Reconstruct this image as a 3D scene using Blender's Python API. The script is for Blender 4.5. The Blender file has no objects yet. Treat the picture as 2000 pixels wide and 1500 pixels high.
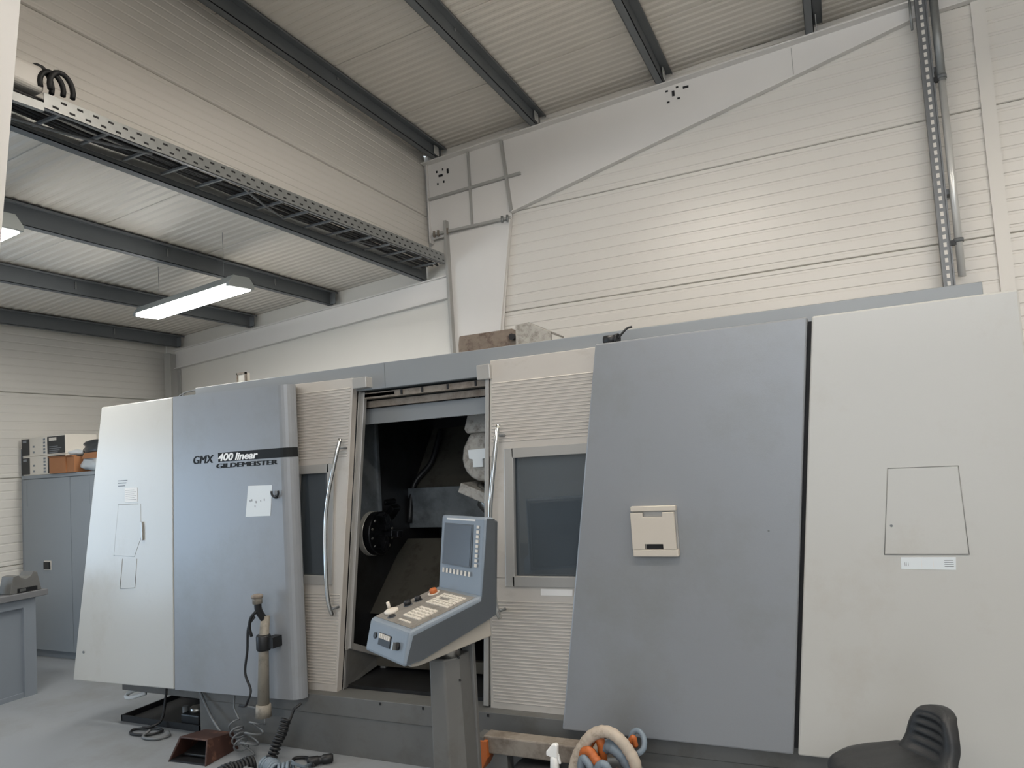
import bpy, bmesh, math, random
from mathutils import Vector, Matrix
random.seed(4)
S = bpy.context.scene
COL = S.collection

# ------------------------------------------------------------------ camera
# survey of the photograph: eye height, focal length in pixels of a 2000x1500 frame, principal point, orientation
EYE = Vector((0, 0, 1.75)); FPX = 1385.2; PX, PY = 1000.0, 805.2
RX = Vector((0.9050725, 0.42061928, -0.06263541))      # camera right
RD = Vector((-0.08314842, 0.03058882, -0.9960676))     # camera down
RF = Vector((-0.4170493, 0.90672143, 0.06265893))      # camera forward
cam = bpy.data.cameras.new('camera'); camo = bpy.data.objects.new('camera', cam); COL.objects.link(camo)
cam.sensor_width = 36; cam.lens = 36 * FPX / 2000; cam.shift_y = (PY - 750) / 2000; cam.clip_start = .05; cam.clip_end = 100
m = Matrix((RX, -RD, -RF)).transposed().to_4x4(); m.translation = EYE
camo.matrix_world = m; S.camera = camo

# ------------------------------------------------------------------ view, world, daylight
S.view_settings.view_transform = 'Standard'; S.view_settings.look = 'None'
S.view_settings.gamma = 1; S.view_settings.use_curve_mapping = False
S.view_settings.exposure = 0.42
try: S.cycles.use_denoising = True
except Exception: pass
w = bpy.data.worlds.new('sky'); S.world = w; w.use_nodes = True
w.node_tree.nodes['Background'].inputs[0].default_value = (.78, .88, 1, 1)
w.node_tree.nodes['Background'].inputs[1].default_value = 1.0
def area(name, loc, rot, sx, sy, power, color):
    l = bpy.data.lights.new(name, 'AREA'); l.shape = 'RECTANGLE'; l.size = sx; l.size_y = sy; l.energy = power; l.color = color
    o = bpy.data.objects.new(name, l); COL.objects.link(o); o.location = loc; o.rotation_euler = rot; return o
R = math.radians
area('annex_gate_daylight', (-8.25, .6, 1.2), (0, R(-90), 0), 2.0, 3.2, 54, (.52, .75, 1))      # gate in the annex wall, left of the camera
area('hall_gate_daylight', (.6, -5.93, 1.8), (R(90), 0, 0), 4.0, 3.4, 20, (.80, .90, 1))        # hall gate behind the camera
area('hall_high_fill_light', (2.0, -5.93, 4.4), (R(90), 0, 0), 8.0, 1.2, 112, (.96, .98, 1))     # fill light added high behind the camera to brighten the upper walls
LAMP = 42.0       # radiance of the fluorescent diffusers

# ------------------------------------------------------------------ helpers
def at(px, py, ax, v):
    'survey: the point of the plane (axis ax = v) that stands behind a pixel'
    d = RX * ((px - PX) / FPX) + RD * ((py - PY) / FPX) + RF
    return EYE + d * ((v - EYE[ax]) / d[ax])
def lin(h):
    h = h.lstrip('#'); c = [int(h[i:i+2], 16) / 255 for i in (0, 2, 4)]
    return [x / 12.92 if x < .04045 else ((x + .055) / 1.055) ** 2.4 for x in c] + [1]
MATS = {}
def mat(name, hexc, rough=.5, metal=0.0, var=.06, scale=3.0, bump=0.0, bscale=60.0, dirt=None, dscale=2.0, dpos=(.55, .75), spec=.5, emit=0.0, stretch=(1, 1, 1)):
    'painted / bare surface: base colour with fine noise variation, optional patchy dirt of its own colour, fine relief'
    if name in MATS: return MATS[name]
    M = bpy.data.materials.new(name); M.use_nodes = True; n = M.node_tree.nodes; L = M.node_tree.links
    b = n['Principled BSDF']; b.inputs['Roughness'].default_value = rough; b.inputs['Metallic'].default_value = metal
    b.inputs['Specular IOR Level'].default_value = spec
    c = lin(hexc)
    tc = n.new('ShaderNodeTexCoord'); mp = n.new('ShaderNodeMapping'); mp.inputs['Scale'].default_value = stretch
    L.new(tc.outputs['Object'], mp.inputs['Vector'])
    nz = n.new('ShaderNodeTexNoise'); nz.inputs['Scale'].default_value = scale; nz.inputs['Detail'].default_value = 6
    L.new(mp.outputs[0], nz.inputs['Vector'])
    mx = n.new('ShaderNodeMix'); mx.data_type = 'RGBA'
    mx.inputs['A'].default_value = [x * (1 - var) for x in c[:3]] + [1]; mx.inputs['B'].default_value = [min(1, x * (1 + var)) for x in c[:3]] + [1]
    L.new(nz.outputs['Fac'], mx.inputs['Factor']); out = mx.outputs['Result']
    if dirt:
        dz = n.new('ShaderNodeTexNoise'); dz.inputs['Scale'].default_value = dscale; dz.inputs['Detail'].default_value = 9; dz.inputs['Roughness'].default_value = .7
        L.new(mp.outputs[0], dz.inputs['Vector'])
        rp = n.new('ShaderNodeValToRGB'); rp.color_ramp.elements[0].position = dpos[0]; rp.color_ramp.elements[1].position = dpos[1]
        L.new(dz.outputs['Fac'], rp.inputs['Fac'])
        m2 = n.new('ShaderNodeMix'); m2.data_type = 'RGBA'; m2.inputs['B'].default_value = lin(dirt)
        L.new(rp.outputs['Color'], m2.inputs['Factor']); L.new(out, m2.inputs['A']); out = m2.outputs['Result']
    L.new(out, b.inputs['Base Color'])
    if bump:
        bz = n.new('ShaderNodeTexNoise'); bz.inputs['Scale'].default_value = bscale; bz.inputs['Detail'].default_value = 4
        L.new(mp.outputs[0], bz.inputs['Vector'])
        bp = n.new('ShaderNodeBump'); bp.inputs['Strength'].default_value = bump; bp.inputs['Distance'].default_value = .004
        L.new(bz.outputs['Fac'], bp.inputs['Height']); L.new(bp.outputs[0], b.inputs['Normal'])
    if emit:
        b.inputs['Emission Color'].default_value = c; b.inputs['Emission Strength'].default_value = emit
    MATS[name] = M; return M
def glass(name, hexc, rough=.03, alpha=.5):
    M = bpy.data.materials.new(name); M.use_nodes = True; n = M.node_tree.nodes; L = M.node_tree.links
    for x in list(n): n.remove(x)
    o = n.new('ShaderNodeOutputMaterial'); g = n.new('ShaderNodeBsdfGlossy'); g.inputs['Roughness'].default_value = rough
    t = n.new('ShaderNodeBsdfTransparent'); t.inputs[0].default_value = lin(hexc)
    df = n.new('ShaderNodeBsdfDiffuse'); df.inputs[0].default_value = lin('#707a82')  # diffuse blue-grey haze stands in for reflections on the pane
    f = n.new('ShaderNodeFresnel'); f.inputs[0].default_value = 1.55
    m0 = n.new('ShaderNodeMixShader'); m0.inputs[0].default_value = alpha; L.new(t.outputs[0], m0.inputs[1]); L.new(df.outputs[0], m0.inputs[2])
    m1 = n.new('ShaderNodeMixShader'); ad = n.new('ShaderNodeMath'); ad.operation = 'MULTIPLY_ADD'; ad.inputs[1].default_value = 1.0; ad.inputs[2].default_value = .08
    L.new(f.outputs[0], ad.inputs[0]); L.new(ad.outputs[0], m1.inputs[0]); L.new(m0.outputs[0], m1.inputs[1]); L.new(g.outputs[0], m1.inputs[2]); L.new(m1.outputs[0], o.inputs[0])
    return M

class MB:
    'collects shapes in world coordinates; build() links them as ONE mesh object'
    def __init__(s): s.b = bmesh.new()
    def face(s, pts):
        return s.b.faces.new([s.b.verts.new(p) for p in pts])
    def prism(s, pts, vec):
        pts = [Vector(p) for p in pts]; vec = Vector(vec)
        a = [s.b.verts.new(p) for p in pts]; c = [s.b.verts.new(p + vec) for p in pts]
        s.b.faces.new(a); s.b.faces.new(c[::-1]); n = len(a)
        for i in range(n): s.b.faces.new((a[i], c[i], c[(i+1) % n], a[(i+1) % n]))
        return s
    def loft(s, A, B):
        a = [s.b.verts.new(Vector(p)) for p in A]; c = [s.b.verts.new(Vector(p)) for p in B]; n = len(a)
        s.b.faces.new(a); s.b.faces.new(c[::-1])
        for i in range(n): s.b.faces.new((a[i], c[i], c[(i+1) % n], a[(i+1) % n]))
        return s
    def box(s, x0, x1, y0, y1, z0, z1):
        return s.prism([(x0, y0, z0), (x1, y0, z0), (x1, y1, z0), (x0, y1, z0)], (0, 0, z1 - z0))
    def obox(s, c, ax, ay, az):
        'oriented box: centre and three half vectors'
        c, ax, ay, az = map(Vector, (c, ax, ay, az))
        return s.prism([c - ax - ay - az, c + ax - ay - az, c + ax + ay - az, c - ax + ay - az], az * 2)
    def tube(s, pts, r, seg=8, closed=False, cap=True):
        pts = [Vector(p) for p in pts]; N = len(pts); rr = r if isinstance(r, (list, tuple)) else [r] * N
        rings = []; up = None
        for i, p in enumerate(pts):
            if closed: t = pts[(i+1) % N] - pts[i-1]
            else: t = pts[min(i+1, N-1)] - pts[max(i-1, 0)]
            if t.length < 1e-9: t = Vector((0, 0, 1))
            t.normalize()
            if up is None:
                up = t.orthogonal().normalized()
            up = (up - t * up.dot(t));
            up = up.normalized() if up.length > 1e-6 else t.orthogonal().normalized()
            q = t.cross(up)
            rings.append([s.b.verts.new(p + (up * math.cos(k * 2 * math.pi / seg) + q * math.sin(k * 2 * math.pi / seg)) * rr[i]) for k in range(seg)])
        M_ = N if closed else N - 1
        for i in range(M_):
            a, c = rings[i], rings[(i+1) % N]
            for k in range(seg):
                f = s.b.faces.new((a[k], a[(k+1) % seg], c[(k+1) % seg], c[k])); f.smooth = True
        if cap and not closed:
            s.b.faces.new(rings[0][::-1]); s.b.faces.new(rings[-1])
        return s
    def cyl(s, p0, p1, r, seg=20, r1=None):
        p0, p1 = Vector(p0), Vector(p1)
        return s.tube([p0, p1], [r, r if r1 is None else r1], seg)
    def lathe(s, c, prof, seg=24, axis=(0, 0, 1)):
        'closed profile of (radius, height) pairs turned about an axis'
        c = Vector(c); axis = Vector(axis).normalized(); u = axis.orthogonal().normalized(); v = axis.cross(u)
        rings = [[s.b.verts.new(c + axis * h + (u * math.cos(k * 2 * math.pi / seg) + v * math.sin(k * 2 * math.pi / seg)) * r) for k in range(seg)] for r, h in prof]
        for i in range(len(rings) - 1):
            for k in range(seg):
                f = s.b.faces.new((rings[i][k], rings[i][(k+1) % seg], rings[i+1][(k+1) % seg], rings[i+1][k])); f.smooth = True
        s.b.faces.new(rings[0][::-1]); s.b.faces.new(rings[-1]); return s
    def build(s, name, M, parent=None, bevel=0, seg=2, smooth=False, origin=None, kind=None, sub=0):
        bmesh.ops.remove_doubles(s.b, verts=s.b.verts, dist=1e-6)
        bmesh.ops.recalc_face_normals(s.b, faces=s.b.faces)
        me = bpy.data.meshes.new(name)
        vs = [v.co for v in s.b.verts]
        lo = Vector([min(v[i] for v in vs) for i in range(3)]); hi = Vector([max(v[i] for v in vs) for i in range(3)])
        o3 = Vector(origin) if origin is not None else Vector(((lo.x + hi.x) / 2, (lo.y + hi.y) / 2, (lo.z + hi.z) / 2 if parent else lo.z))
        for v in s.b.verts: v.co -= o3
        if smooth:
            for f in s.b.faces: f.smooth = True
        s.b.to_mesh(me); s.b.free(); me.materials.append(M)
        o = bpy.data.objects.new(name, me); COL.objects.link(o)
        if parent: o.parent = parent
        o.location = o3 - (worldpos(parent) if parent else Vector())
        if bevel:
            bv = o.modifiers.new('bevel', 'BEVEL'); bv.width = bevel; bv.segments = seg; bv.limit_method = 'ANGLE'; bv.angle_limit = R(40)
        if sub:
            sm = o.modifiers.new('sub', 'SUBSURF'); sm.levels = sub; sm.render_levels = sub
        if kind: o['kind'] = kind
        return o
def worldpos(o):
    p = Vector(o.location)
    while o.parent: o = o.parent; p += o.location
    return p
def tag(o, label, cat, group=None):
    o['label'] = label; o['category'] = cat
    if group: o['group'] = group
    return o
def thing(name, label, cat, loc, group=None):
    o = bpy.data.objects.new(name, None); COL.objects.link(o); o.location = loc; o.empty_display_size = .1
    return tag(o, label, cat, group)
def copy_part(src, parent, loc):
    c = src.copy(); COL.objects.link(c); c.parent = parent; c.location = Vector(loc) - (worldpos(parent) if parent else Vector()); return c
def copy_tree(o, parent=None, shift=None):
    c = o.copy(); COL.objects.link(c); c.parent = parent
    if shift is not None: c.location = Vector(o.location) + Vector(shift)
    for ch in o.children: copy_tree(ch, c)
    return c
def smooth_path(pts, n=6):
    'Catmull-Rom through the given points'
    P = [Vector(p) for p in pts]; P = [P[0] * 2 - P[1]] + P + [P[-1] * 2 - P[-2]]; out = []
    for i in range(1, len(P) - 2):
        a, b, c, d = P[i-1:i+3]
        for k in range(n):
            t = k / n
            out.append(.5 * ((2 * b) + (c - a) * t + (2 * a - 5 * b + 4 * c - d) * t * t + (-a + 3 * b - 3 * c + d) * t ** 3))
    out.append(P[-2]); return out
def text(body, size, M, parent, name, loc, ax, ay, shear=0, xs=1.0, depth=.0008, bold=0.0, dup=0.0):
    'flat lettering: local x along ax, y along ay, width stretched by xs'
    cu = bpy.data.curves.new(name, 'FONT'); cu.body = body; cu.size = size; cu.shear = shear; cu.extrude = depth; cu.offset = bold; cu.resolution_u = 3
    tmp = bpy.data.objects.new(name, cu); COL.objects.link(tmp)
    dg = bpy.context.evaluated_depsgraph_get(); dg.update()
    me = bpy.data.meshes.new_from_object(tmp.evaluated_get(dg)); bpy.data.objects.remove(tmp)
    ax, ay = Vector(ax), Vector(ay); az = ax.cross(ay)
    wid = max(v.co.x for v in me.vertices) - min(v.co.x for v in me.vertices); x0 = min(v.co.x for v in me.vertices)
    k = (xs / wid) if xs > 0 else 1
    for v in me.vertices:
        x, y, z = (v.co.x - x0) * k, v.co.y, v.co.z
        v.co = ax * x + ay * y + az * z
    if dup:
        bmx = bmesh.new(); bmx.from_mesh(me); g_ = bmesh.ops.duplicate(bmx, geom=bmx.verts[:] + bmx.edges[:] + bmx.faces[:])
        for v in g_['geom']:
            if isinstance(v, bmesh.types.BMVert): v.co += ax * dup - az * .0002
        bmx.to_mesh(me); bmx.free()
    me.materials.clear(); me.materials.append(M)
    o = bpy.data.objects.new(name, me); COL.objects.link(o); o.parent = parent
    o.location = Vector(loc) - (worldpos(parent) if parent else Vector()); return o

# ------------------------------------------------------------------ materials
m_wall = mat('wall_paint', '#dcd8d1', .32, var=.03, scale=1.5, bump=.05, bscale=8)
m_wall2 = mat('wall_paint_annex', '#dad7d0', .4, var=.03, scale=1.5)
m_pipe = mat('bright_pipe', '#d6d6d3', .3, .35, var=.04)
m_chan = mat('channel_grey', '#77797b', .45, .4, var=.1, scale=20)
m_ceil = mat('roof_sheet', '#d2ccc2', .42, var=.04, scale=1)
m_purlin = mat('purlin_paint', '#64686b', .5, var=.1, scale=4, bump=.05)
m_frame = mat('frame_paint', '#e2dfdb', .45, var=.03, scale=2, bump=.04)
m_rib = mat('frame_grey', '#a9a8a4', .45, var=.05)
m_galv = mat('galvanised', '#8f9190', .42, .5, var=.16, scale=24)
m_dark = mat('dark_hole', '#1c1c1e', .7)
m_floor = mat('floor_paint', '#8e9296', .38, var=.06, scale=1.2, bump=.06, bscale=20, dirt='#7a7a76', dscale=1.6, dpos=(.5, .8))
m_white = mat('lathe_white', '#bfbeb9', .23, var=.02, scale=2, bump=.05, bscale=160, dirt='#b2aca2', dscale=1.3, dpos=(.55, .85))
m_grey = mat('lathe_grey', '#8f9296', .34, .18, var=.03, scale=2, bump=.08, bscale=240, dirt='#7f807c', dscale=1.1, dpos=(.5, .85))
m_door = mat('door_sheet', '#c2bcb4', .36, .1, var=.04, scale=4, dirt='#a89f92', dscale=3, dpos=(.55, .85), stretch=(1, 1, 2))
m_frame2 = mat('door_frame_metal', '#b1afab', .34, .4, var=.05, scale=5)
m_beam = mat('lathe_beam_grey', '#8b8f92', .42, .15, var=.05, scale=3)
m_base = mat('lathe_base_grey', '#686866', .5, .1, var=.1, scale=5, dirt='#57544d', dscale=4, dpos=(.5, .8))
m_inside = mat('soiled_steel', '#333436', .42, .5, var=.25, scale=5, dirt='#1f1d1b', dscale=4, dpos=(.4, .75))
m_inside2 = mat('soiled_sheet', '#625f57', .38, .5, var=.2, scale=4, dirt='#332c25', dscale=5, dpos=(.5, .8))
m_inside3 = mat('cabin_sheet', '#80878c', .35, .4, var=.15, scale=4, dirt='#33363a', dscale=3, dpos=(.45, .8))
m_black = mat('black_plastic', '#17181a', .45, var=.2, scale=20)
m_chrome = mat('chrome', '#d9d9d6', .16, 1.0, var=.02)
m_steel = mat('machined_steel', '#a3a29e', .28, .9, var=.1, scale=14)
m_ring = mat('highlight_ring', '#c4c2bc', .32, .35, var=.1, scale=20)  # pale tone puts the ring's bright highlight into its colour
m_chuck = mat('oily_chuck', '#232427', .35, .7, var=.5, scale=30, bump=.4, bscale=40)
m_spind = mat('spindle_grey', '#a19e98', .5, .1, var=.16, scale=30, dirt='#6b665e', dscale=22, dpos=(.48, .7))
m_cons = mat('console_blue_grey', '#7d8791', .42, var=.05, scale=8, bump=.1, bscale=200)
m_consd = mat('console_dark', '#4a4f54', .4, var=.08, scale=8)
m_screen = mat('screen_glass', '#4c5560', .22, var=.04)
m_key = mat('key_cream', '#d6cfc3', .5, var=.05)
m_keypad = mat('keypad_plate', '#85817b', .45, var=.1, scale=18, dirt='#5c5650', dscale=20, dpos=(.5, .75))
m_tray = mat('console_bracket', '#a39d93', .45, var=.08, scale=12)
m_joint = mat('joint_grey', '#8f8e8a', .6)
m_paper = mat('paper', '#dde3e6', .8, var=.02)
m_ink = mat('lettering_black', '#17191a', .6, var=.05, spec=.25)
m_inkw = mat('lettering_white', '#f0f0ee', .5, var=.01)
m_beige = mat('holder_beige', '#c8c0b4', .5, var=.03, scale=12)
m_orange = mat('orange_plastic', '#b4622f', .5, var=.12, scale=18)
m_hoseb = mat('hose_beige', '#b7ab9c', .6, var=.12, scale=20, dirt='#83705e', dscale=16, dpos=(.55, .75))
m_hoseg = mat('hose_blue_grey', '#77848f', .42, var=.1, scale=14)
m_bucket = mat('bucket_grey', '#585d60', .5, var=.1, scale=10)
m_rubber = mat('rubber_black', '#1e1f21', .55, var=.15, scale=30)
m_pu = mat('polyurethane_black', '#26282a', .48, var=.1, scale=20, bump=.25, bscale=180)
m_pedal = mat('pedal_brown', '#412b25', .5, .1, var=.15, scale=14, dirt='#7d5a48', dscale=8, dpos=(.55, .7))
m_cab = mat('cabinet_grey', '#8b9298', .5, var=.03, scale=3)
m_cabd = mat('cabinet_edge', '#7c838a', .5, var=.04)
m_bench = mat('bench_grey', '#7f868e', .5, var=.04, scale=4)
m_benchtop = mat('bench_top', '#6f7072', .55, var=.1, scale=8)
m_card = mat('cardboard', '#9c6a45', .7, var=.1, scale=12)
m_boxw = mat('carton_white', '#d5d0c6', .6, var=.03)
m_boxk = mat('carton_black', '#2a2d2f', .5, var=.06)
m_bagk = mat('bag_black', '#34373a', .3, var=.3, scale=8)
m_bagw = mat('bag_white', '#bcc2c6', .35, var=.12, scale=8)
m_lamph = mat('lamp_housing', '#8f9493', .45, .2, var=.04)
m_lampd = mat('lamp_diffuser', '#fff5e8', .4, emit=LAMP, var=0)
m_lampa = mat('annex_lamp_diffuser', '#fbf8f2', .4, emit=LAMP * .68, var=0)
m_rust = mat('dirty_sheet', '#8d8479', .6, .1, var=.15, scale=14, dirt='#5f5044', dscale=10, dpos=(.45, .75))
m_hood = mat('stained_hood', '#776b60', .6, .1, var=.25, scale=16, dirt='#4a3a30', dscale=9, dpos=(.5, .68))
m_gun = mat('gun_grey', '#8d877c', .5, .1, var=.15, scale=16, dirt='#57514a', dscale=12, dpos=(.5, .75))
m_cable = mat('cable_grey', '#6d7072', .5, var=.1)
m_glass = glass('door_glass', '#a9b4bb', alpha=.42)

# ------------------------------------------------------------------ setting
YW = 6.57          # gable wall
XL = -8.0         # annex outer wall
XS = -3.88        # side wall of the high hall above the annex roof
def roof_z(x): return 5.095 + .054 * (x + 3.87)
def annex_z(x): return 3.745 + .075 * (x + 3.775) + .14

fl = MB().box(XL - .2, 7, -6, YW + .2, -.2, 0).build('floor', m_floor, kind='structure')

def ribbed(mb, x0, x1, z0, z1, y, ribs=10, depth=.006, half=.014):
    'a sandwich panel skin with shallow horizontal grooves and a recessed joint at each long edge, running along x, facing -y'
    pr = [(z0, .03), (z0, .012), (z0 + .006, 0)]
    p = (z1 - z0) / ribs
    for k in range(ribs):
        zc = z0 + p * (k + .5); pr += [(zc - half, 0), (zc - half + .006, depth), (zc + half - .006, depth), (zc + half, 0)]
    pr += [(z1 - .006, 0), (z1, .012), (z1, .03)]
    mb.prism([(x0, y + d, z) for z, d in pr], (x1 - x0, 0, 0))
wb = MB(); wb.prism([(XL, YW + .03, 0), (XS, YW + .03, 0), (XS, YW + .03, annex_z(XS) + .05), (XL, YW + .03, annex_z(XL) + .05)], (0, .1, 0))
wb.prism([(XS - .13, YW + .03, 0), (7, YW + .03, 0), (7, YW + .03, roof_z(7)), (XS - .13, YW + .03, roof_z(XS))], (0, .1, 0))
wall_back = wb.build('wall_back', m_wall, kind='structure')
zj = [.0, .15, 1.18, 2.21, 3.2385, 4.267, 5.295]
for a, b in zip(zj, zj[1:]):
    if b - a > .5:
        mb = MB(); ribbed(mb, -3.62, 1.30, a + .002, min(b - .002, 5.28), YW); mb.build('wall_panel', m_wall, wall_back)
        mb = MB(); ribbed(mb, 1.31, 7, a + .002, b - .002, YW); mb.build('wall_panel', m_wall, wall_back)
for a, b in ((.15, 1.18), (1.18, 2.21)):
    MB().box(XL, -3.63, YW, YW + .03, a + .003, b - .003).build('wall_panel', m_wall2, wall_back)
MB().prism([(XL, YW, 2.213), (-3.63, YW, 2.213), (-3.63, YW, annex_z(XS)), (XS, YW, annex_z(XS)), (XL, YW, annex_z(XL))], (0, .03, 0)).build('wall_panel', m_wall2, wall_back)
tr = MB().box(1.216, 1.314, YW - .022, YW, 0, 5.4).build('trim_1', m_wall, kind='structure')

# annex outer wall with a gate opening to the left of the camera, panels running along y
def yribbed(mb, y0, y1, z0, z1, x, ribs=10, depth=.0035, half=.010):
    pr = [(z0, .03), (z0, .012), (z0 + .006, 0)]; p = (z1 - z0) / ribs
    for k in range(ribs):
        zc = z0 + p * (k + .5); pr += [(zc - half, 0), (zc - half + .005, depth), (zc + half - .005, depth), (zc + half, 0)]
    pr += [(z1 - .006, 0), (z1, .012), (z1, .03)]
    mb.prism([(x - d, y0, z) for z, d in pr], (0, y1 - y0, 0))
wl = MB()
wl.box(XL - .13, XL - .03, 2.3, YW + .1, 0, 3.7); wl.box(XL - .13, XL - .03, -6, -1.1, 0, 3.7); wl.box(XL - .13, XL - .03, -1.1, 2.3, 2.3, 3.7)
wall_left = wl.build('wall_left', m_wall2, kind='structure')
for a, b in ((0, .94), (.94, 1.858), (1.858, 2.775), (2.775, 3.62)):
    mb = MB(); yribbed(mb, 2.3, YW - .01, a + .002, b - .002, XL); mb.build('wall_panel', m_wall2, wall_left)

# high hall side wall above the annex roof
wu = MB().box(XS - .13, XS - .03, -6, YW, 3.97, roof_z(XS) + .02).build('wall_upper', m_wall, kind='structure')
for a, b in ((3.9, 4.408), (4.408, 5.25)):
    mb = MB(); yribbed(mb, -6, YW - .02, a + .003, b - .003, XS, ribs=max(4, int((b - a) * 16)), depth=.0035, half=.008); mb.build('wall_panel', m_wall, wu)
# right and front shells of the hall, behind and beside the camera
MB().box(7, 7.15, -6, YW + .1, 0, 5.9).build('wall_right', m_wall, kind='structure')
wf = MB()                                                    # gate below, opening above it added for the high fill light
wf.box(XL, -1.6, -6, -5.85, 0, 3.7); wf.box(2.8, 7, -6, -5.85, 0, 3.7); wf.box(-1.6, 2.8, -6, -5.85, 3.55, 3.7)
wf.box(XL, -2.1, -6, -5.85, 3.7, 5.1); wf.box(6.1, 7, -6, -5.85, 3.7, 5.1); wf.box(XL, 7, -6, -5.85, 5.1, 5.9)
wf.build('wall_front', m_wall, kind='structure')

# roofs: liner sheets 1 m wide, ribs running down the slope (along x)
def roof(name, x0, x1, zf, ys, rib_h=.008, n=12):
    s = MB(); s.prism([(x0, ys[0], zf(x0) + .035), (x1, ys[0], zf(x1) + .035), (x1, ys[0], zf(x1) + .13), (x0, ys[0], zf(x0) + .13)], (0, ys[-1] - ys[0], 0))
    root = s.build(name, m_ceil, kind='structure')
    for a, b in zip(ys, ys[1:]):
        p = (b - a) / n; pr = [(a + .003, .036), (a + .003, .004)]
        for k in range(n):
            q = a + k * p; pr += [(q + .18 * p, 0), (q + .48 * p, 0), (q + .64 * p, rib_h), (q + .96 * p, rib_h)]
        pr += [(b - .003, .004), (b - .003, .036)]
        mb = MB(); mb.loft([(x0, y, zf(x0) + d) for y, d in pr], [(x1, y, zf(x1) + d) for y, d in pr]); mb.build('roof_panel', m_ceil, root)
    return root
ys = [YW + .12 - k for k in range(13)][::-1]
roof('ceiling', XS, 7.05, roof_z, ys)
roof('ceiling_annex', XL - .03, XS - .02, annex_z, ys)

# ------------------------------------------------------------------ steel purlins (Z section), running along y
PU = 'steel purlins under the roofs'
ORD = ['first', 'second', 'third', 'fourth', 'fifth', 'sixth']
def purlin(x, z, h, label):
    t = thing('steel_purlin', label, 'beam', (x, 3.6, z), PU)
    y0, y1, k = -5.8, 6.54, .004
    MB().box(x - .003, x + .003, y0, y1, z, z + h).build('web', m_purlin, t)
    MB().box(x - .065, x + .003, y0, y1, z, z + k).build('bottom_flange', m_purlin, t)
    MB().box(x - .065, x - .061, y0, y1, z, z + .02).build('lip', m_purlin, t)
    MB().box(x - .003, x + .075, y0, y1, z + h - k, z + h).build('top_flange', m_purlin, t)
    MB().box(x + .071, x + .075, y0, y1, z + h - .02, z + h).build('lip', m_purlin, t)
    return t
MX = (-3.66, -2.5, -1.22, .075, 1.36)
for i, x in enumerate(MX):
    p = purlin(x, roof_z(x) - .121, .115, 'dark grey steel purlin under the high hall roof, %s from the upper wall' % ORD[i])
    MB().box(x + .02, x + .026, 6.36, 6.45, roof_z(x) - .112, roof_z(x) - .02).build('cleat', m_pipe, p)
    for by in (3.2, 4.8): MB().cyl((x + .003, by, roof_z(x) - .03), (x + .014, by, roof_z(x) - .03), .012, 6).build('bolt', m_galv, p)
for i, x in enumerate((-5.2, -6.44, -7.70)):
    p = purlin(x, annex_z(x) - .146, .14, 'dark grey steel purlin under the low annex ceiling, %s left of the cable tray' % ORD[i])
    MB().box(x + .02, x + .09, 6.47, 6.48, annex_z(x) - .15, annex_z(x) - .03).build('cleat', m_purlin, p)
    for by in (4.3, 5.6): MB().box(x + .004, x + .016, by, by + .012, annex_z(x) - .10, annex_z(x) - .03).build('bolt', m_galv, p)
led = thing('steel_ledger', 'almost black steel beam running just left of the cable tray', 'beam', (-3.93, 3.6, 3.71))
MB().box(-3.935, -3.929, -5.8, 6.55, 3.71, 3.86).build('web', m_purlin, led)
MB().box(-3.995, -3.929, -5.8, 6.55, 3.71, 3.715).build('bottom_flange', m_purlin, led)
MB().box(-3.995, -3.929, -5.8, 6.55, 3.855, 3.86).build('top_flange', m_purlin, led)

# ------------------------------------------------------------------ portal frame on the gable, and its twin by the camera
WB = 6.535                                                   # web plane: the frame shows only short flange lips
def Q(x, z, y=WB): return (x, y, z)
def rz(x): return 4.975 + .054 * (x + 3.868)                 # top of the rafter
def flange(p, q, name, root, M=None, y0=6.5, y1=6.565, th=.012):
    p, q = Vector(p), Vector(q); p.y = q.y = 0; d = (q - p).normalized(); n = Vector((0, 1, 0)).cross(d).normalized() * th
    return MB().prism([p + Vector((0, y0, 0)), p + Vector((0, y1, 0)), p + Vector((0, y1, 0)) + n, p + Vector((0, y0, 0)) + n], q - p).build(name, M or m_frame, root)
fr = thing('portal_frame', 'white tapered steel portal frame standing against the gable wall behind the machine', 'steel frame', (-3.5, 6.6, 0), 'tapered portal frames')
xin = lambda z: -3.070 + .165 * (z - 3.076)
hx0, hz0, hx1, hz1 = -2.868, 4.255, .838, 5.113              # underside of the tapered rafter
MB().prism([Q(-3.657, 0), Q(xin(0) + .12, 0), Q(xin(4.19), 4.19), Q(-3.657, 4.19)], (0, .008, 0)).build('column_web', m_frame, fr)
flange(Q(-3.642, 0), Q(-3.642, 4.30), 'column_flange', fr, m_rib, y0=6.47, th=.03)  # darker grey puts the shade of its inner side into the colour
flange(Q(xin(.7), .7), Q(xin(4.19), 4.19), 'column_flange', fr)
MB().prism([Q(-3.838, 4.14), Q(hx0, 4.18), Q(hx0, hz0), Q(hx1, hz1), Q(7, hz1 + .332), Q(7, rz(7)), Q(-3.838, rz(-3.838))], (0, .008, 0)).build('rafter_web', m_frame, fr)
flange(Q(-3.868, rz(-3.868)), Q(7, rz(7)), 'rafter_flange', fr, y0=6.45)
flange(Q(hx0, hz0), Q(hx1, hz1), 'rafter_flange', fr)
flange(Q(hx1, hz1), Q(7, hz1 + .332), 'rafter_flange', fr)
flange(Q(-3.838, 4.10), Q(-3.838, 4.975), 'end_flange', fr)
def stiff(p, q, d=.035, w_=.013):
    p, q = Vector(p), Vector(q); n = Vector((0, 1, 0)).cross((q - p).normalized()) * w_
    MB().prism([p - n, p + n, p + n + Vector((0, -d, 0)), p - n + Vector((0, -d, 0))], q - p).build('stiffener', m_rib, fr)
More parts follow.
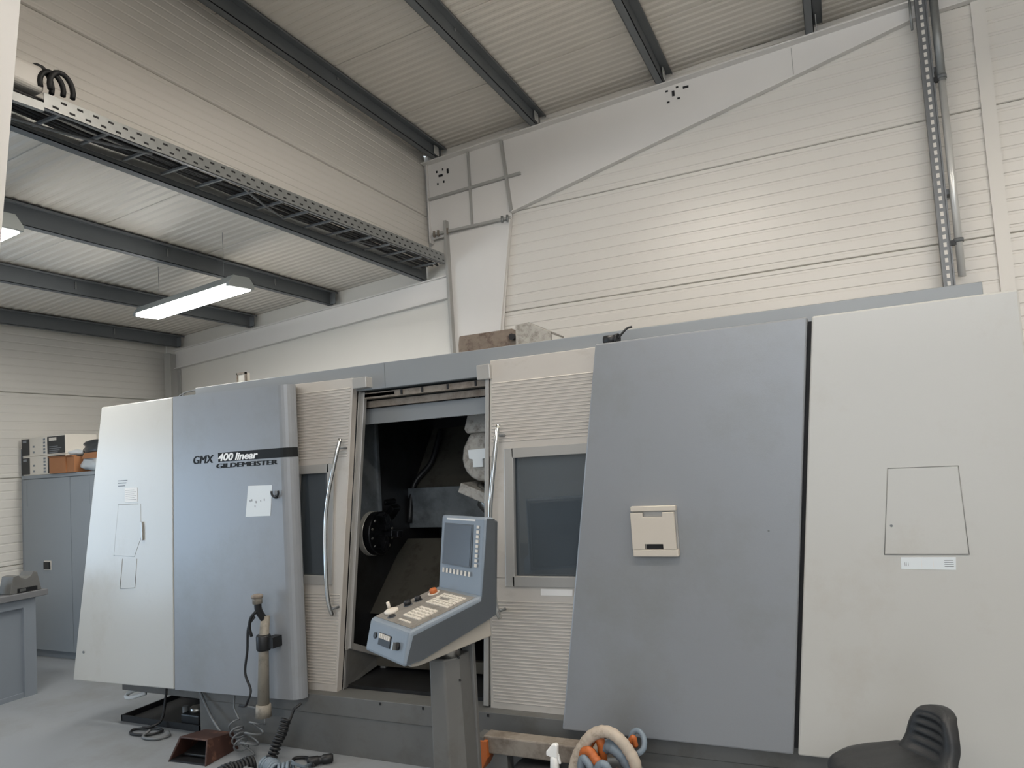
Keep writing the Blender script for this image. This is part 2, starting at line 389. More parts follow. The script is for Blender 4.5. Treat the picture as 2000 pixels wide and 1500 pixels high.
stiff(Q(-3.835, 4.578), Q(-2.735, 4.626)); stiff(Q(-3.322, 4.99), Q(-3.322, 4.205), .03, .010); stiff(Q(-2.928, 5.02), Q(-2.862, 4.25), .04)
stiff(Q(-3.80, 4.185), Q(-2.875, 4.187), .045)
for x in (-3.77, -3.72, -3.61, -2.96, -2.90):
    MB().cyl((x, 6.49, 4.150), (x, 6.49, 4.215), .014, 6).build('bolt', m_rust if x < -3.5 else m_galv, fr)
for cx, cz, sl in ((-3.66, 4.82, .0), (-1.13, 5.03, .05)):
    for k, (dx, dz, a, b) in enumerate(((-.06, .05, .008, .012), (.015, .06, .008, .012), (.075, .03, .011, .026), (-.015, .0, .026, .012), (-.055, -.085, .008, .012), (.02, -.075, .008, .012))):
        if cx > -2: a, b = b, a; dx, dz = dx * 1.3, dz * .8
        MB().box(cx + dx - a, cx + dx + a, WB - .003, WB, cz + dz - b + sl * dx, cz + dz + b + sl * dx).build('bolt_hole', m_dark, fr)
MB().box(-.115, -.111, WB - .004, WB, 4.90, 5.15).build('splice', m_rib, fr)
fr2 = copy_tree(fr, None, (0, -4.865, 0))
for c_ in fr2.children:                                       # free standing frame: full-width flanges
    if 'flange' in c_.name: c_.scale.y = 3
fr2['label'] = 'white tapered steel column cut by the left edge of the photo, nearest the camera'
# annex rafter
ar = thing('annex_rafter', 'light grey sloping steel rafter under the low annex ceiling on the gable wall', 'beam', (-5.8, 6.6, 3.3))
az = lambda x: 3.716 + .075 * (x + 3.72)
MB().prism([Q(-7.80, az(-7.80) - .23), Q(-3.66, az(-3.66) - .23), Q(-3.66, az(-3.66)), Q(-7.80, az(-7.80))], (0, .008, 0)).build('web', m_frame, ar)
flange(Q(-7.80, az(-7.80)), Q(-3.66, az(-3.66)), 'top_flange', ar)
flange(Q(-7.80, az(-7.80) - .235), Q(-3.66, az(-3.66) - .235), 'bottom_flange', ar)
ac = thing('annex_column', 'slim grey steel column in the corner behind the white end of the machine', 'column', (-7.78, 6.5, 0))
MB().box(-7.84, -7.73, 6.40, 6.41, 0, 3.36).build('front_flange', m_rib, ac)
MB().box(-7.84, -7.73, 6.55, 6.56, 0, 3.36).build('rear_flange', m_rib, ac)
MB().box(-7.789, -7.781, 6.41, 6.55, 0, 3.36).build('web', m_rib, ac)

# ------------------------------------------------------------------ cable tray along the annex edge
ct = thing('cable_tray', 'galvanised ladder cable tray with slotted side rail hanging under the white upper wall', 'cable tray', (-3.72, 4.3, 3.75))
def ry(y, top):      # rail heights along its sag
    t = (y - 2.25) / 4.15; return (3.80 + .125 * t) if top else (3.715 + .10 * t)
Y0, Y1 = 2.28, 6.42
MB().prism([(-3.62, Y0, ry(Y0, 0)), (-3.62, Y1, ry(Y1, 0)), (-3.62, Y1, ry(Y1, 1)), (-3.62, Y0, ry(Y0, 1))], (-.004, 0, 0)).build('side_rail', m_galv, ct)
MB().prism([(-3.62, 1.83, 3.675), (-3.62, Y0, 3.70), (-3.62, Y0, 3.745), (-3.62, 1.83, 3.72)], (-.03, 0, 0)).build('side_rail', m_galv, ct)
MB().prism([(-3.62, Y0, ry(Y0, 0)), (-3.62, Y1, ry(Y1, 0)), (-3.645, Y1, ry(Y1, 0)), (-3.645, Y0, ry(Y0, 0))], (0, 0, .004)).build('side_rail_foot', m_galv, ct)
MB().prism([(-3.91, 1.83, 3.715), (-3.91, Y1, 3.80), (-3.91, Y1, 3.87), (-3.91, 1.83, 3.79)], (-.004, 0, 0)).build('side_rail', m_galv, ct)
slot = MB().box(-3.6205, -3.619, -.016, .016, -.006, .006).build('slot', m_dark, ct); ct_slots = 0
for row, f in ((0, .3), (1, .75)):
    for k in range(46):
        y = Y0 + .06 + k * .09 + row * .045
        if y > Y1 - .02: continue
        z = ry(y, 0) + f * (ry(y, 1) - ry(y, 0))
        if ct_slots == 0: slot.location = Vector((-3.6195, y, z)) - worldpos(ct)
        else: copy_part(slot, ct, (-3.6195, y, z))
        ct_slots += 1
rung = None; y = 2.12
while y < 6.4:
    if rung is None: rung = MB().box(-3.91, -3.63, y - .008, y + .008, 3.733, 3.748).build('rung', m_cable, ct); rl = Vector((-3.77, y, 3.74))
    else: copy_part(rung, ct, (-3.77, y, 3.74 + .05 * (y - 2.2) / 4.2))
    y += .275
cabs = MB(); rnd = random.Random(3)
for k in range(9):
    x = -3.87 + k * .026
    cabs.tube([(x + rnd.uniform(-.01, .01), yy, 3.757 + .05 * (yy - 2.2) / 4.2 + rnd.uniform(0, .03)) for yy in (1.83, 2.2, 2.6, 3.3, 4.1, 4.9, 5.6, 6.4)], .011, 6)
cb = tag(cabs.build('cable_bundle', m_rubber), 'bundle of dark cables lying along inside the ladder cable tray', 'cables'); cb['kind'] = 'stuff'
for k, (ya, yb, xa, xb) in enumerate(((2.15, 2.95, -3.9, -3.66), (3.6, 4.35, -3.64, -3.9), (5.0, 5.7, -3.9, -3.7))):
    tag(MB().tube(smooth_path([(xa, ya, 3.725 + .04*k), ((xa + xb) / 2, (ya + yb) / 2, 3.712 + .04*k), (xb, yb, 3.728 + .04*k)]), .009, 6).build('loose_wire', m_cable),
        ['thin grey wire slung under the cable tray near the white column', 'thin grey wire crossing under the middle of the cable tray', 'thin grey wire under the far end of the cable tray'][k], 'wire', 'loose wires under the cable tray')
wbx = tag(MB().box(-3.86, -3.68, 1.95, 2.33, 3.83, 3.98).build('duct_box', m_wall, bevel=.03, seg=4), 'white rounded box at the left end of the cable tray', 'box')
lp = []
for k, (r, dy) in enumerate(((.075, 0), (.062, .05), (.07, .09))):
    lp.append([(-3.70 + .02 * k, 2.31 + dy + .08 * math.cos(a) * .8, 3.885 + r * 1.25 * math.sin(a)) for a in [R(t) for t in range(-20, 201, 20)]])
tl = thing('cable_loop', 'black cable loops rising over the rail at the left end of the cable tray', 'cable', (-3.69, 2.37, 3.86))
for q in lp: MB().tube(q, .014, 8).build('loop', m_rubber, tl)

# ------------------------------------------------------------------ fluorescent luminaires
def luminaire(x0, x1, yc, z, label, roofz, w_=.24, yaw=0, cord=False):
    t = thing('fluorescent_lamp', label, 'lamp', ((x0 + x1) / 2, yc, z), 'fluorescent ceiling lamps')
    h = w_ / 2
    MB().prism([(x0 + .04, yc - h, z + .02), (x0 + .04, yc + h, z + .02), (x0 + .04, yc + h * .62, z + .09), (x0 + .04, yc - h * .62, z + .09)], (x1 - x0 - .08, 0, 0)).build('housing', m_lamph, t)
    MB().box(x0 + .03, x1 - .03, yc - h * .93, yc + h * .93, z - .012, z + .02).build('diffuser', m_lampa if x0 < -4 else m_lampd, t, bevel=.01)
    for xx in (x0, x1 - .045): MB().prism([(xx, yc - h, z - .004), (xx, yc + h, z - .004), (xx, yc + h, z + .03), (xx, yc + h * .62, z + .094), (xx, yc - h * .62, z + .094), (xx, yc - h, z + .03)], (.045, 0, 0)).build('end_cap', m_lamph, t, bevel=.004)
    for xx in (x0 + .25, x1 - .25):
        MB().tube([(xx, yc, z + .09), (xx, yc, roofz(xx) + .002)], .0018, 5).build('hanger', m_cable, t)
    MB().box(x1 - .16, x1 - .08, yc - .03, yc + .03, z + .09, z + .115).build('terminal', m_lamph, t)
    if cord: MB().tube(smooth_path([(x1 - .12, yc, z + .11), (x1 - .09, yc, z + .2), (x1 - .16, yc, z + .235), (x1 - .25, yc, z + .19), (x1 - .25, yc, z + .5)]), .006, 6).build('cord', m_paper, t)
    t.rotation_euler = (0, 0, yaw)
    return t
luminaire(-5.95, -4.40, 4.52, 3.3, 'lit fluorescent lamp hanging under the annex ceiling in full view', annex_z, yaw=R(-10.5))
luminaire(-5.96, -4.39, 2.60, 3.3, 'lit fluorescent lamp under the annex ceiling, cut by the left edge of the photo', annex_z, yaw=R(-7), cord=True)
for x0, yc, where in ((-2.05, 3.40, 'above the open sliding door'), (2.2, 3.40, 'beyond the right end of the machine'), (-.7, .4, 'over the floor in front of the console'), (2.6, .5, 'over the floor right of the stool'), (-2.25, -2.7, 'farthest from the machine')):
    luminaire(x0, x0 + 1.57, yc, 4.66, 'lit fluorescent lamp under the high hall roof ' + where, roof_z)

# ------------------------------------------------------------------ conduits on the gable wall
ch = thing('cable_channel', 'slotted galvanised channel rising up the gable wall left of the pipe', 'cable channel', (.85, 6.455, 2.2))
MB().box(.828, .838, 6.435, 6.495, 2.2, 5.36).build('side', m_chan, ch); MB().box(.898, .908, 6.435, 6.495, 2.2, 5.36).build('side', m_chan, ch)
MB().box(.838, .898, 6.450, 6.455, 2.2, 5.36).build('back', m_chan, ch)
sl = None
for k in range(46):
    z = 2.5 + k * .062
    if sl is None: sl = MB().box(.855, .877, 6.447, 6.451, z, z + .034).build('slot', m_wall, ch)
    else: copy_part(sl, ch, (.866, 6.449, z + .017))
pp = thing('conduit_pipe', 'shiny round metal conduit pipe clipped to the wall beside the slotted channel', 'pipe', (.957, 6.435, 2.9))
MB().cyl((.957, 6.445, 2.93), (.957, 6.445, 4.5), .027, 16).build('lower_tube', m_pipe, pp)
MB().cyl((.957, 6.445, 4.5), (.957, 6.445, 5.36), .031, 16).build('upper_tube', m_galv, pp)
for z in (3.2, 4.52): MB().cyl((.957, 6.445, z), (.957, 6.445, z + .03), .036, 16).build('clip', m_cable, pp); MB().box(.90, .945, 6.425, 6.455, z - .02, z + .02).build('clip_foot', m_black, pp)
for zz in (2.6, 3.6, 4.6): MB().box(.835, .975, 6.47, 6.565, zz, zz + .04).build('wall_bracket', m_chan, ch)
tag(MB().tube([(.793, 6.455, 4.98), (.793, 6.455, 5.3)], .010, 8).build('thin_conduit', m_galv), 'thin conduit stub ending beside the top of the slotted channel', 'pipe')


# ================================================================== the lathe
YF = 3.45         # face of the big covers
YD = 3.62         # face of the sliding doors
la = thing('lathe', 'long grey and white turning centre with an open sliding door', 'machine', (-2.2, 4.5, 0))
def cover(name, pts, M, label=None, depth=.17, bev=.008, y=YF):
    o = MB().prism([(x, y, z) for x, z in pts], (0, depth, 0)).build(name, M, la, bevel=bev)
    if label: o['label'] = label
    return o
ZT, ZB = 2.300, .340
cov_lw = cover('end_cover', [(-5.293, .308), (-4.232, .324), (-4.155, ZT + .008), (-4.894, ZT + .002)], m_white, 'glossy white end cover at the far left')
# grey left cover: rounded right edge
prof = [(-4.228, 0), (-3.215, 0)] + [(-3.215 + .075 * math.sin(R(a)), .075 - .075 * math.cos(R(a))) for a in range(15, 91, 15)] + [(-3.15, .085), (-3.21, .16), (-4.228, .16)]
g = MB(); sh = lambda z: (-4.222 + (z - .324) * .0365)
A = [(max(x, -4.228) if x > -4.2 else sh(ZB - .016), YF + d, ZB + (0 if x > -4.2 else -.016)) for x, d in prof]
B = [(x + .008 if x > -4.2 else sh(ZT), YF + d, ZT + (-.002 if x > -4.2 else .008)) for x, d in prof]
cov_lg = g.loft(A, B).build('front_cover', m_grey, la); cov_lg['label'] = 'grey cover carrying the black lettering'
cov_rg = cover('front_cover', [(-1.417, .343), (-.310, .344), (-.092, ZT - .004), (-1.098, ZT - .003)], m_grey, 'large grey cover with the beige holder')
cov_rw = cover('end_cover', [(-.292, .344), (.70, .344), (.70, ZT - .002), (-.074, ZT - .004)], m_white, 'large white cover at the right end')
MB().prism([(-.308, YF + .04, .36), (-.29, YF + .04, .36), (-.075, YF + .04, 2.28), (-.093, YF + .04, 2.28)], (0, .1, 0)).build('gap_shade', m_dark, la)  # dark strip standing in for the shade in the gap between covers
MB().box(.62, .66, 3.75, 3.79, 2.26, 2.345).build('eyelet_block', m_paper, la, bevel=.004)

# recessed access panels, labels, screws on the white covers
def plate(pts, y, th, M, name, root, bev=0): return MB().prism([(x, y, z) for x, z in pts], (0, th, 0)).build(name, M, root, bevel=bev)
pl_ = plate([(.1285, 1.236), (.433, 1.236), (.427, 1.594), (.171, 1.597)], YF - .003, .004, m_white, 'access_panel', cov_rw, .001)
for p, q in (((.1265, 1.232), (.1695, 1.600)), ((.1695, 1.600), (.430, 1.598)), ((.430, 1.598), (.4365, 1.232)), ((.4365, 1.232), (.1265, 1.232))):
    MB().cyl((p[0], YF - .0015, p[1]), (q[0], YF - .0015, q[1]), .0016, 6).build('panel_joint', m_joint, cov_rw)
MB().cyl((.163, YF - .004, 1.355), (.163, YF, 1.355), .006, 8).build('lock_screw', m_cable, cov_rw)
st = tag(MB().prism([(.185, YF - .002, 1.172), (.384, YF - .002, 1.170), (.388, YF - .002, 1.222), (.187, YF - .002, 1.221)], (0, .002, 0)).build('paper_label', m_paper), 'white paper strip label stuck below the access panel of the right white cover', 'label')
for x in (.20, .205, .212): MB().box(x, x + .0015, YF - .0026, YF - .002, 1.185, 1.20).build('print_mark', m_cable, st)
for z in (1.183, 1.192, 1.200, 1.208): MB().box(.345, .378, YF - .0026, YF - .002, z, z + .002).build('print_line', m_cable, st)
for x in (.262, .305): MB().box(x, x + .0012, YF - .0026, YF - .002, 1.175, 1.218).build('print_line', m_frame, st)
plate([(-4.81, 1.225), (-4.585, 1.215), (-4.51, 1.35), (-4.504, 1.584), (-4.74, 1.584)], YF - .002, .003, m_white, 'access_panel', cov_lw, .001)
for p, q in (((-4.80, 1.22), (-4.735, 1.583)), ((-4.745, .99), (-4.59, .998)), ((-4.59, .998), (-4.56, 1.2)), ((-4.74, 1.585), (-4.53, 1.585)), ((-4.745, .99), (-4.71, 1.2))):
    MB().cyl((p[0], YF - .001, p[1]), (q[0], YF - .001, q[1]), .0016, 6).build('panel_joint', m_joint, cov_lw)
MB().box(-4.50, -4.482, YF - .012, YF, 1.33, 1.46).build('pull_slot', m_frame2, cov_lw, bevel=.004)
ls = tag(MB().box(-4.665, -4.535, YF - .002, YF, 1.60, 1.70).build('type_plate', m_frame), 'small pale grey plate of fine print on the white left end cover', 'label')
for k in range(6): MB().box(-4.655, -4.545 - .02 * (k % 2), YF - .0028, YF - .002, 1.615 + k * .0135, 1.618 + k * .0135).build('print_line', m_cable, ls)
for k, z in enumerate((1.715, 1.735, 1.752)): MB().box(-4.735, -4.66 + .012 * k, YF - .001, YF, z, z + .006).build('print_mark', m_cable, cov_lw)
MB().cyl((-5.16, YF - .004, .52), (-5.16, YF, .52), .010, 10).build('screw', m_cable, cov_lw)
MB().cyl((-.335, YF - .003, 1.34), (-.335, YF, 1.34), .005, 10).build('screw', m_cable, cov_rg)

# black stripe and lettering on the grey left cover
zs = lambda x: 1.8745 - .0165 * (x + 3.76) / .66
b = MB(); path = [(-3.752, 0), (-3.215, 0)] + [(-3.215 + .075 * math.sin(R(a)), .075 - .075 * math.cos(R(a))) for a in range(15, 91, 15)]
lo = [Vector((x + .002 + .007 * (1.86 - ZB) / 1.96, YF + d - .0016, 1.838)) for x, d in path]; hi = [Vector((p.x, p.y, 1.898)) for p in lo]
for i in range(len(lo) - 1): b.face([lo[i], lo[i+1], hi[i+1], hi[i]])
b.build('stripe', m_ink, cov_lg, smooth=False)
X_, Z_ = Vector((1, 0, 0)), Vector((0, 0, 1))
text('GMX', .076, m_ink, cov_lg, 'lettering', (-3.975, YF - .0012, 1.836), X_, Z_, .22, .185, .0006, .0, .006)
text('400', .066, m_inkw, cov_lg, 'lettering', (-3.745, YF - .0024, 1.845), X_, Z_, .22, .138, .0004, .0022)
text('linear', .064, m_inkw, cov_lg, 'lettering', (-3.595, YF - .0024, 1.845), X_, Z_, .28, .20, .0004, .0022)
text('GILDEMEISTER', .042, m_ink, cov_lg, 'lettering', (-3.765, YF - .0012, 1.797), X_, Z_, .07, .522, .0006, .0, .0085)
ppr = tag(MB().prism([(-3.522, YF - .002, 1.472), (-3.312, YF - .002, 1.474), (-3.287, YF - .002, 1.668), (-3.490, YF - .002, 1.67)], (0, .0015, 0)).build('paper_sheet', m_paper), 'white note sheet stuck to the grey cover below the black lettering', 'paper')
for x, z in ((-3.48, 1.565), (-3.465, 1.57), (-3.43, 1.558), (-3.39, 1.563), (-3.36, 1.57), (-3.44, 1.53)): MB().box(x, x + .006, YF - .0024, YF - .002, z, z + .014).build('print_mark', m_cable, ppr)
hk = tag(MB().tube([(-3.255 + .028 * math.cos(R(a)), YF - .014, 1.62 + .028 * math.sin(R(a))) for a in range(-200, 40, 20)], .007, 8).cyl((-3.255, YF - .014, 1.592), (-3.255, YF, 1.592), .012, 10).build('hook', m_black), 'small black round hook beside the white note sheet', 'hook')

# beige flap holder on the large grey cover
hb = thing('document_holder', 'beige plastic flap holder fixed on the large grey cover', 'holder', (-.855, 3.42, 1.225))
MB().box(-.965, -.745, 3.405, 3.45, 1.228, 1.262).build('foot_rail', m_beige, hb, bevel=.004)
MB().box(-.962, -.745, 3.43, 3.45, 1.25, 1.468).build('back_plate', m_frame2, hb, bevel=.003)
MB().box(-.90, -.82, 3.426, 3.43, 1.26, 1.292).build('notch_shade', m_dark, hb)  # dark strip painted as the shade inside the flap's lower notch
MB().prism([(-.966, 3.405, 1.262), (-.905, 3.405, 1.262), (-.905, 3.405, 1.288), (-.815, 3.405, 1.288), (-.815, 3.405, 1.262), (-.752, 3.405, 1.262), (-.752, 3.405, 1.44), (-.81, 3.405, 1.44), (-.81, 3.405, 1.418), (-.905, 3.405, 1.418), (-.905, 3.405, 1.44), (-.966, 3.405, 1.44)], (0, .018, 0)).build('flap', m_beige, hb, bevel=.002)
MB().box(-.964, -.744, 3.408, 3.44, 1.446, 1.47).build('top_rail', m_beige, hb, bevel=.003)
for x in (-.958, -.808): MB().box(x, x + .05, 3.407, 3.42, 1.255, 1.262).build('hinge_strip', m_rust, hb)

# ---- sliding doors
def door(label, outline, win, glassx, ribs_top, ribs_bot, hand, ribx):
    'outline and win: corners (x,z) bl br tr tl on the door face'
    bl, br, tr_, tl_ = outline
    wl_, wr, wt, wb_ = win
    d = MB()
    lerp = lambda a, b, z: a[0] + (b[0] - a[0]) * (z - a[1]) / (b[1] - a[1])
    L_ = lambda z: lerp(bl, tl_, z); R_ = lambda z: lerp(br, tr_, z)
    d.prism([(bl[0], YD, bl[1]), (br[0], YD, br[1]), (R_(wb_), YD, wb_), (L_(wb_), YD, wb_)], (0, .05, 0))
    d.prism([(L_(wt), YD, wt), (R_(wt), YD, wt), (tr_[0], YD, tr_[1]), (tl_[0], YD, tl_[1])], (0, .05, 0))
    wx0, wx1 = glassx
    d.prism([(L_(wb_), YD, wb_), (wx0[0], YD, wb_), (wx0[1], YD, wt), (L_(wt), YD, wt)], (0, .05, 0))
    d.prism([(wx1[0], YD, wb_), (R_(wb_), YD, wb_), (R_(wt), YD, wt), (wx1[1], YD, wt)], (0, .05, 0))
    o = d.build('door', m_door, la, bevel=.003); o['label'] = label
    # pressed horizontal ribs: one long low ridge every 18 mm
    rb = MB()
    for (z0, z1) in (ribs_top, ribs_bot):
        z = z0
        while z < z1:
            xa = max(L_(z), ribx[0]) + .012; xb = min(R_(z), ribx[1]) - .016
            rb.prism([(xa, YD + .001, z - .0055), (xa, YD - .005, z - .0012), (xa, YD - .005, z + .0012), (xa, YD + .001, z + .0055)], (xb - xa, 0, 0)); z += .0185
    r_ = rb.build('pressed_rib', m_door, o); r_['kind'] = 'stuff'
    f = MB(); e = .045; i0 = (wx0[0], wx0[1]); i1 = (wx1[0], wx1[1])
    for pts in ([(i0[0] - e, wb_ - e), (i0[0] + .012, wb_ - e), (i0[1] + .012, wt + e), (i0[1] - e, wt + e)],
                [(i1[0] - .012, wb_ - e), (i1[0] + e, wb_ - e), (i1[1] + e, wt + e), (i1[1] - .012, wt + e)],
                [(i0[0], wb_ - e), (i1[0], wb_ - e), (i1[0], wb_ + .012), (i0[0], wb_ + .012)],
                [(i0[1], wt - .012), (i1[1], wt - .012), (i1[1], wt + e), (i0[1], wt + e)]):
        f.prism([(x, YD - .012, z) for x, z in pts], (0, .03, 0))
    f.build('window_frame', m_frame2, o, bevel=.003)
    MB().prism([(wx0[0], YD + .03, wb_), (wx1[0], YD + .03, wb_), (wx1[1], YD + .03, wt), (wx0[1], YD + .03, wt)], (0, .006, 0)).build('window_pane', m_glass, o)
    hp = smooth_path(hand, 6)
    MB().tube(hp, .0135, 12).build('handle', m_chrome, o)
    for k in (3, len(hp) - 4):
        p = hp[k]; MB().cyl((p.x + .012, p.y, p.z), (p.x + .02, YD, p.z), .008, 8).build('handle_bracket', m_cable, o)
    return o
dl = door('left sliding door, half hidden behind the grey cover', [(-3.30, .342), (-2.992, .341), (-2.747, 2.308), (-3.25, 2.315)], (0, 0, 1.735, 1.062), ((-3.30, -3.225), (-3.028, -2.965)), (1.82, 2.26), (.40, .955),
          [(-2.835, 3.575, 1.93), (-2.862, 3.55, 1.80), (-2.93, 3.545, 1.56), (-2.958, 3.545, 1.38), (-2.97, 3.545, 1.10), (-2.968, 3.55, .93), (-2.962, 3.575, .838)], (-3.6, -2.7))
dr = door('right sliding door with its window beside the console', [(-1.913, .343), (-1.30, .342), (-1.10, 2.308), (-1.783, 2.306)], (0, 0, 1.755, 1.075), ((-1.722, -1.680), (-1.30, -1.20)), (1.84, 2.19), (.39, .945),
          [(-1.735, 3.575, 1.935), (-1.748, 3.55, 1.80), (-1.785, 3.54, 1.56), (-1.802, 3.54, 1.42), (-1.812, 3.545, 1.16), (-1.806, 3.55, .96), (-1.797, 3.575, .862)], (-1.9, -1.0))
MB().prism([(-1.56, YD - .003, .985), (-1.375, YD - .003, .985), (-1.372, YD - .003, 1.02), (-1.558, YD - .003, 1.02)], (0, .004, 0)).build('sticker', m_frame, dr)
# leading edge returns of the doors
MB().prism([(-2.985, YD + .05, .345), (-2.74, YD + .05, 2.30), (-2.75, YD + .09, 2.24), (-2.95, YD + .09, .62)], (.006, 0, 0)).build('edge_return', m_frame2, dl)
MB().prism([(-2.962, YD + .075, .60), (-2.928, YD + .075, .60), (-2.722, YD + .075, 2.22), (-2.752, YD + .075, 2.22)], (0, .03, 0)).build('edge_seal', m_frame2, dl, bevel=.004)
MB().prism([(-2.975, YD + .05, .36), (-2.985, YD + .42, .40), (-2.985, YD + .42, .46), (-2.95, YD + .10, .60), (-2.95, YD + .05, .60)], (.012, 0, 0)).build('chip_guard', m_base, dl)
MB().obox((-2.955, YD + .28, .535), (.02, 0, 0), (0, .20, -.085), (0, .008, .018)).build('guard_rail', m_frame2, dl, bevel=.003)
MB().box(-2.975, -2.935, YD + .44, YD + .475, .34, .47).build('guard_post', m_frame2, dl, bevel=.003)
MB().prism([(-1.920, YD + .05, .36), (-1.790, YD + .05, 2.28), (-1.790, YD + .14, 2.24), (-1.920, YD + .14, .40)], (.01, 0, 0)).build('edge_return', m_frame2, dr)
MB().prism([(-1.955, YD - .006, .36), (-1.922, YD - .006, .36), (-1.79, YD - .006, 2.29), (-1.812, YD - .006, 2.29)], (0, .10, 0)).build('edge_seal', m_frame2, dr, bevel=.003)
MB().box(-2.735, -2.63, 3.59, 3.70, 2.235, 2.302).build('door_carrier', m_frame2, dl, bevel=.004)
MB().box(-1.86, -1.775, 3.59, 3.70, 2.20, 2.285).build('door_carrier', m_frame2, dr, bevel=.004)
MB().box(-2.73, -2.50, 3.70, 3.80, 2.185, 2.205).build('carrier_arm', m_frame2, dl)
MB().box(-2.72, -2.46, 3.78, 3.86, 2.14, 2.155).build('carrier_arm', m_frame2, dl)

# ---- body behind the covers, base, top beam
MB().box(-4.85, -3.08, YD + .18, 5.60, .34, 2.22).build('headstock_housing', m_grey, la, bevel=.01)
MB().box(-1.12, .66, YD + .01, 5.60, .34, 2.25).build('right_housing', m_grey, la, bevel=.01)
MB().box(-3.08, -1.12, 5.1, 5.60, .34, 2.25).build('rear_housing', m_grey, la)
MB().box(-4.85, .66, 3.83, 5.60, 2.262, 2.30).build('roof_plate', m_beam, la)
MB().box(-4.17, .614, 3.655, 3.83, 2.225, 2.385).build('top_beam', m_beam, la, bevel=.004)
MB().box(-2.535, -2.532, 3.6535, 3.656, 2.235, 2.38).build('beam_joint', m_cable, la)
MB().box(-3.08, -1.12, 3.70, 3.78, 2.175, 2.212).build('door_track', m_rust, la)
MB().box(-3.08, -1.12, 3.76, 3.80, 2.125, 2.165).build('door_track', m_rust, la)
for x in (-2.45, -2.12, -1.93, -2.3): MB().box(x, x + .012, 3.693, 3.70, 2.18, 2.21).build('track_bolt', m_dark, la)
MB().box(-3.08, -1.12, 3.80, 3.84, 2.02, 2.12).build('fascia', m_beam, la)
base = MB(); base.box(-4.12, .60, 3.56, 5.5, .0, .232).build('base', m_base, la)
MB().box(-4.12, .60, 3.55, 5.5, .236, .352).build('base_sill', m_base, la, bevel=.003)
MB().box(-5.0, -4.13, 3.63, 3.70, .205, .30).build('base_rail', m_base, la, bevel=.003)
MB().box(-4.98, -4.13, 4.9, 5.0, .205, .30).build('base_rail', m_base, la, bevel=.003)
MB().box(-4.96, -4.88, 4.2, 5.5, 0, .30).build('foot', m_base, la); 
for x in (-2.62, -2.32, -2.02, -1.9): MB().box(x, x + .012, 3.546, 3.552, .328, .343).build('screw', m_dark, la)

# ---- working area behind the open door
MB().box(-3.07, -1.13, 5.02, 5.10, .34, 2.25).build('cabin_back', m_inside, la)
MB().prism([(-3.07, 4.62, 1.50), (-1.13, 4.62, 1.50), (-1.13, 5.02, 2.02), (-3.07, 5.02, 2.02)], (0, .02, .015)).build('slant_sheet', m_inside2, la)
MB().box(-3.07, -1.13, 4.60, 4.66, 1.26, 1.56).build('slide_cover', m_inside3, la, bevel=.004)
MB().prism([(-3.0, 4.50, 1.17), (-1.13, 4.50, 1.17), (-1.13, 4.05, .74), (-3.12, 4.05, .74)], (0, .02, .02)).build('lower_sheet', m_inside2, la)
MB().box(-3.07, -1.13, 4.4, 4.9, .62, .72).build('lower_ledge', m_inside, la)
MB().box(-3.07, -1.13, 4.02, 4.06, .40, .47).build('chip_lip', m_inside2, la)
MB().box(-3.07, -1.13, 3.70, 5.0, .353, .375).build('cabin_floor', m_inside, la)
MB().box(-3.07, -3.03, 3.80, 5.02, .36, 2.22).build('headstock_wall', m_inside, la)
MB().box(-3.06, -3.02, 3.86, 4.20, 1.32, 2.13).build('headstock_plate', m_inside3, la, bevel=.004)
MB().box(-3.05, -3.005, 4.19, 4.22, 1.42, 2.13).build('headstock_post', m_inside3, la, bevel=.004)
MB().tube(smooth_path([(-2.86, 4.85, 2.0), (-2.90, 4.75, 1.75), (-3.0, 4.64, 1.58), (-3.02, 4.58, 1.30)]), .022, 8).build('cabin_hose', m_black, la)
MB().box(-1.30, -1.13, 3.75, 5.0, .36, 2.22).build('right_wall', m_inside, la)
MB().box(-1.95, -1.55, 3.95, 4.06, .56, .88).build('coolant_guard', m_frame2, la, bevel=.006)
MB().box(-1.97, -1.55, 3.80, 3.95, .475, .56).build('coolant_trough', m_base, la, bevel=.004)
# main chuck on its spindle nose, axis along x
ck = MB(); ck.lathe((-3.12, 4.10, 1.280), [(.125, 0), (.135, .01), (.135, .07), (.150, .075), (.150, .085), (.150, .18), (.143, .19)], 32, (1, 0, 0)); chuck = ck.build('chuck', m_chuck, la)
MB().lathe((-3.12, 4.10, 1.280), [(.1515, .005), (.1535, .01), (.1535, .13), (.1515, .135)], 32, (1, 0, 0)).build('chuck_ring', m_ring, chuck)
jaw = None
for k in range(3):
    a = R(90 + 120 * k + 20); rad = Vector((0, math.cos(a), math.sin(a))); tn = Vector((0, -math.sin(a), math.cos(a))); c0 = Vector((-3.12 + .215, 4.10, 1.280))
    MB().obox(c0 + rad * .085, (.035, 0, 0), rad * .055, tn * .024).obox(c0 + rad * .105 + Vector((.02, 0, 0)), (.035, 0, 0), rad * .03, tn * .024).build('jaw', m_chuck, chuck, bevel=.004)
for k in range(12):
    a = R(30 * k + 10); MB().cyl((-2.932, 4.10 + .12 * math.cos(a), 1.280 + .12 * math.sin(a)), (-2.926, 4.10 + .12 * math.cos(a), 1.277 + .12 * math.sin(a)), .011, 8).build('chuck_bolt', m_steel, chuck)
# square tool block standing on edge above the chuck, with a short clamp
tb = MB(); c = Vector((-3.10, 4.35, 1.47)); u = Vector((.045, 0, .055)); v = Vector((.045, 0, -.045)); tb.obox(c, u, v, (0, .07, 0)); tb.build('tool_block', m_chuck, la, bevel=.006)
tb2 = MB(); tb2.obox(c + Vector((.085, -.01, -.075)), Vector((.045, 0, .05)), Vector((.016, 0, -.014)), (0, .05, 0)); tb2.build('tool_clamp', m_chuck, la, bevel=.004)
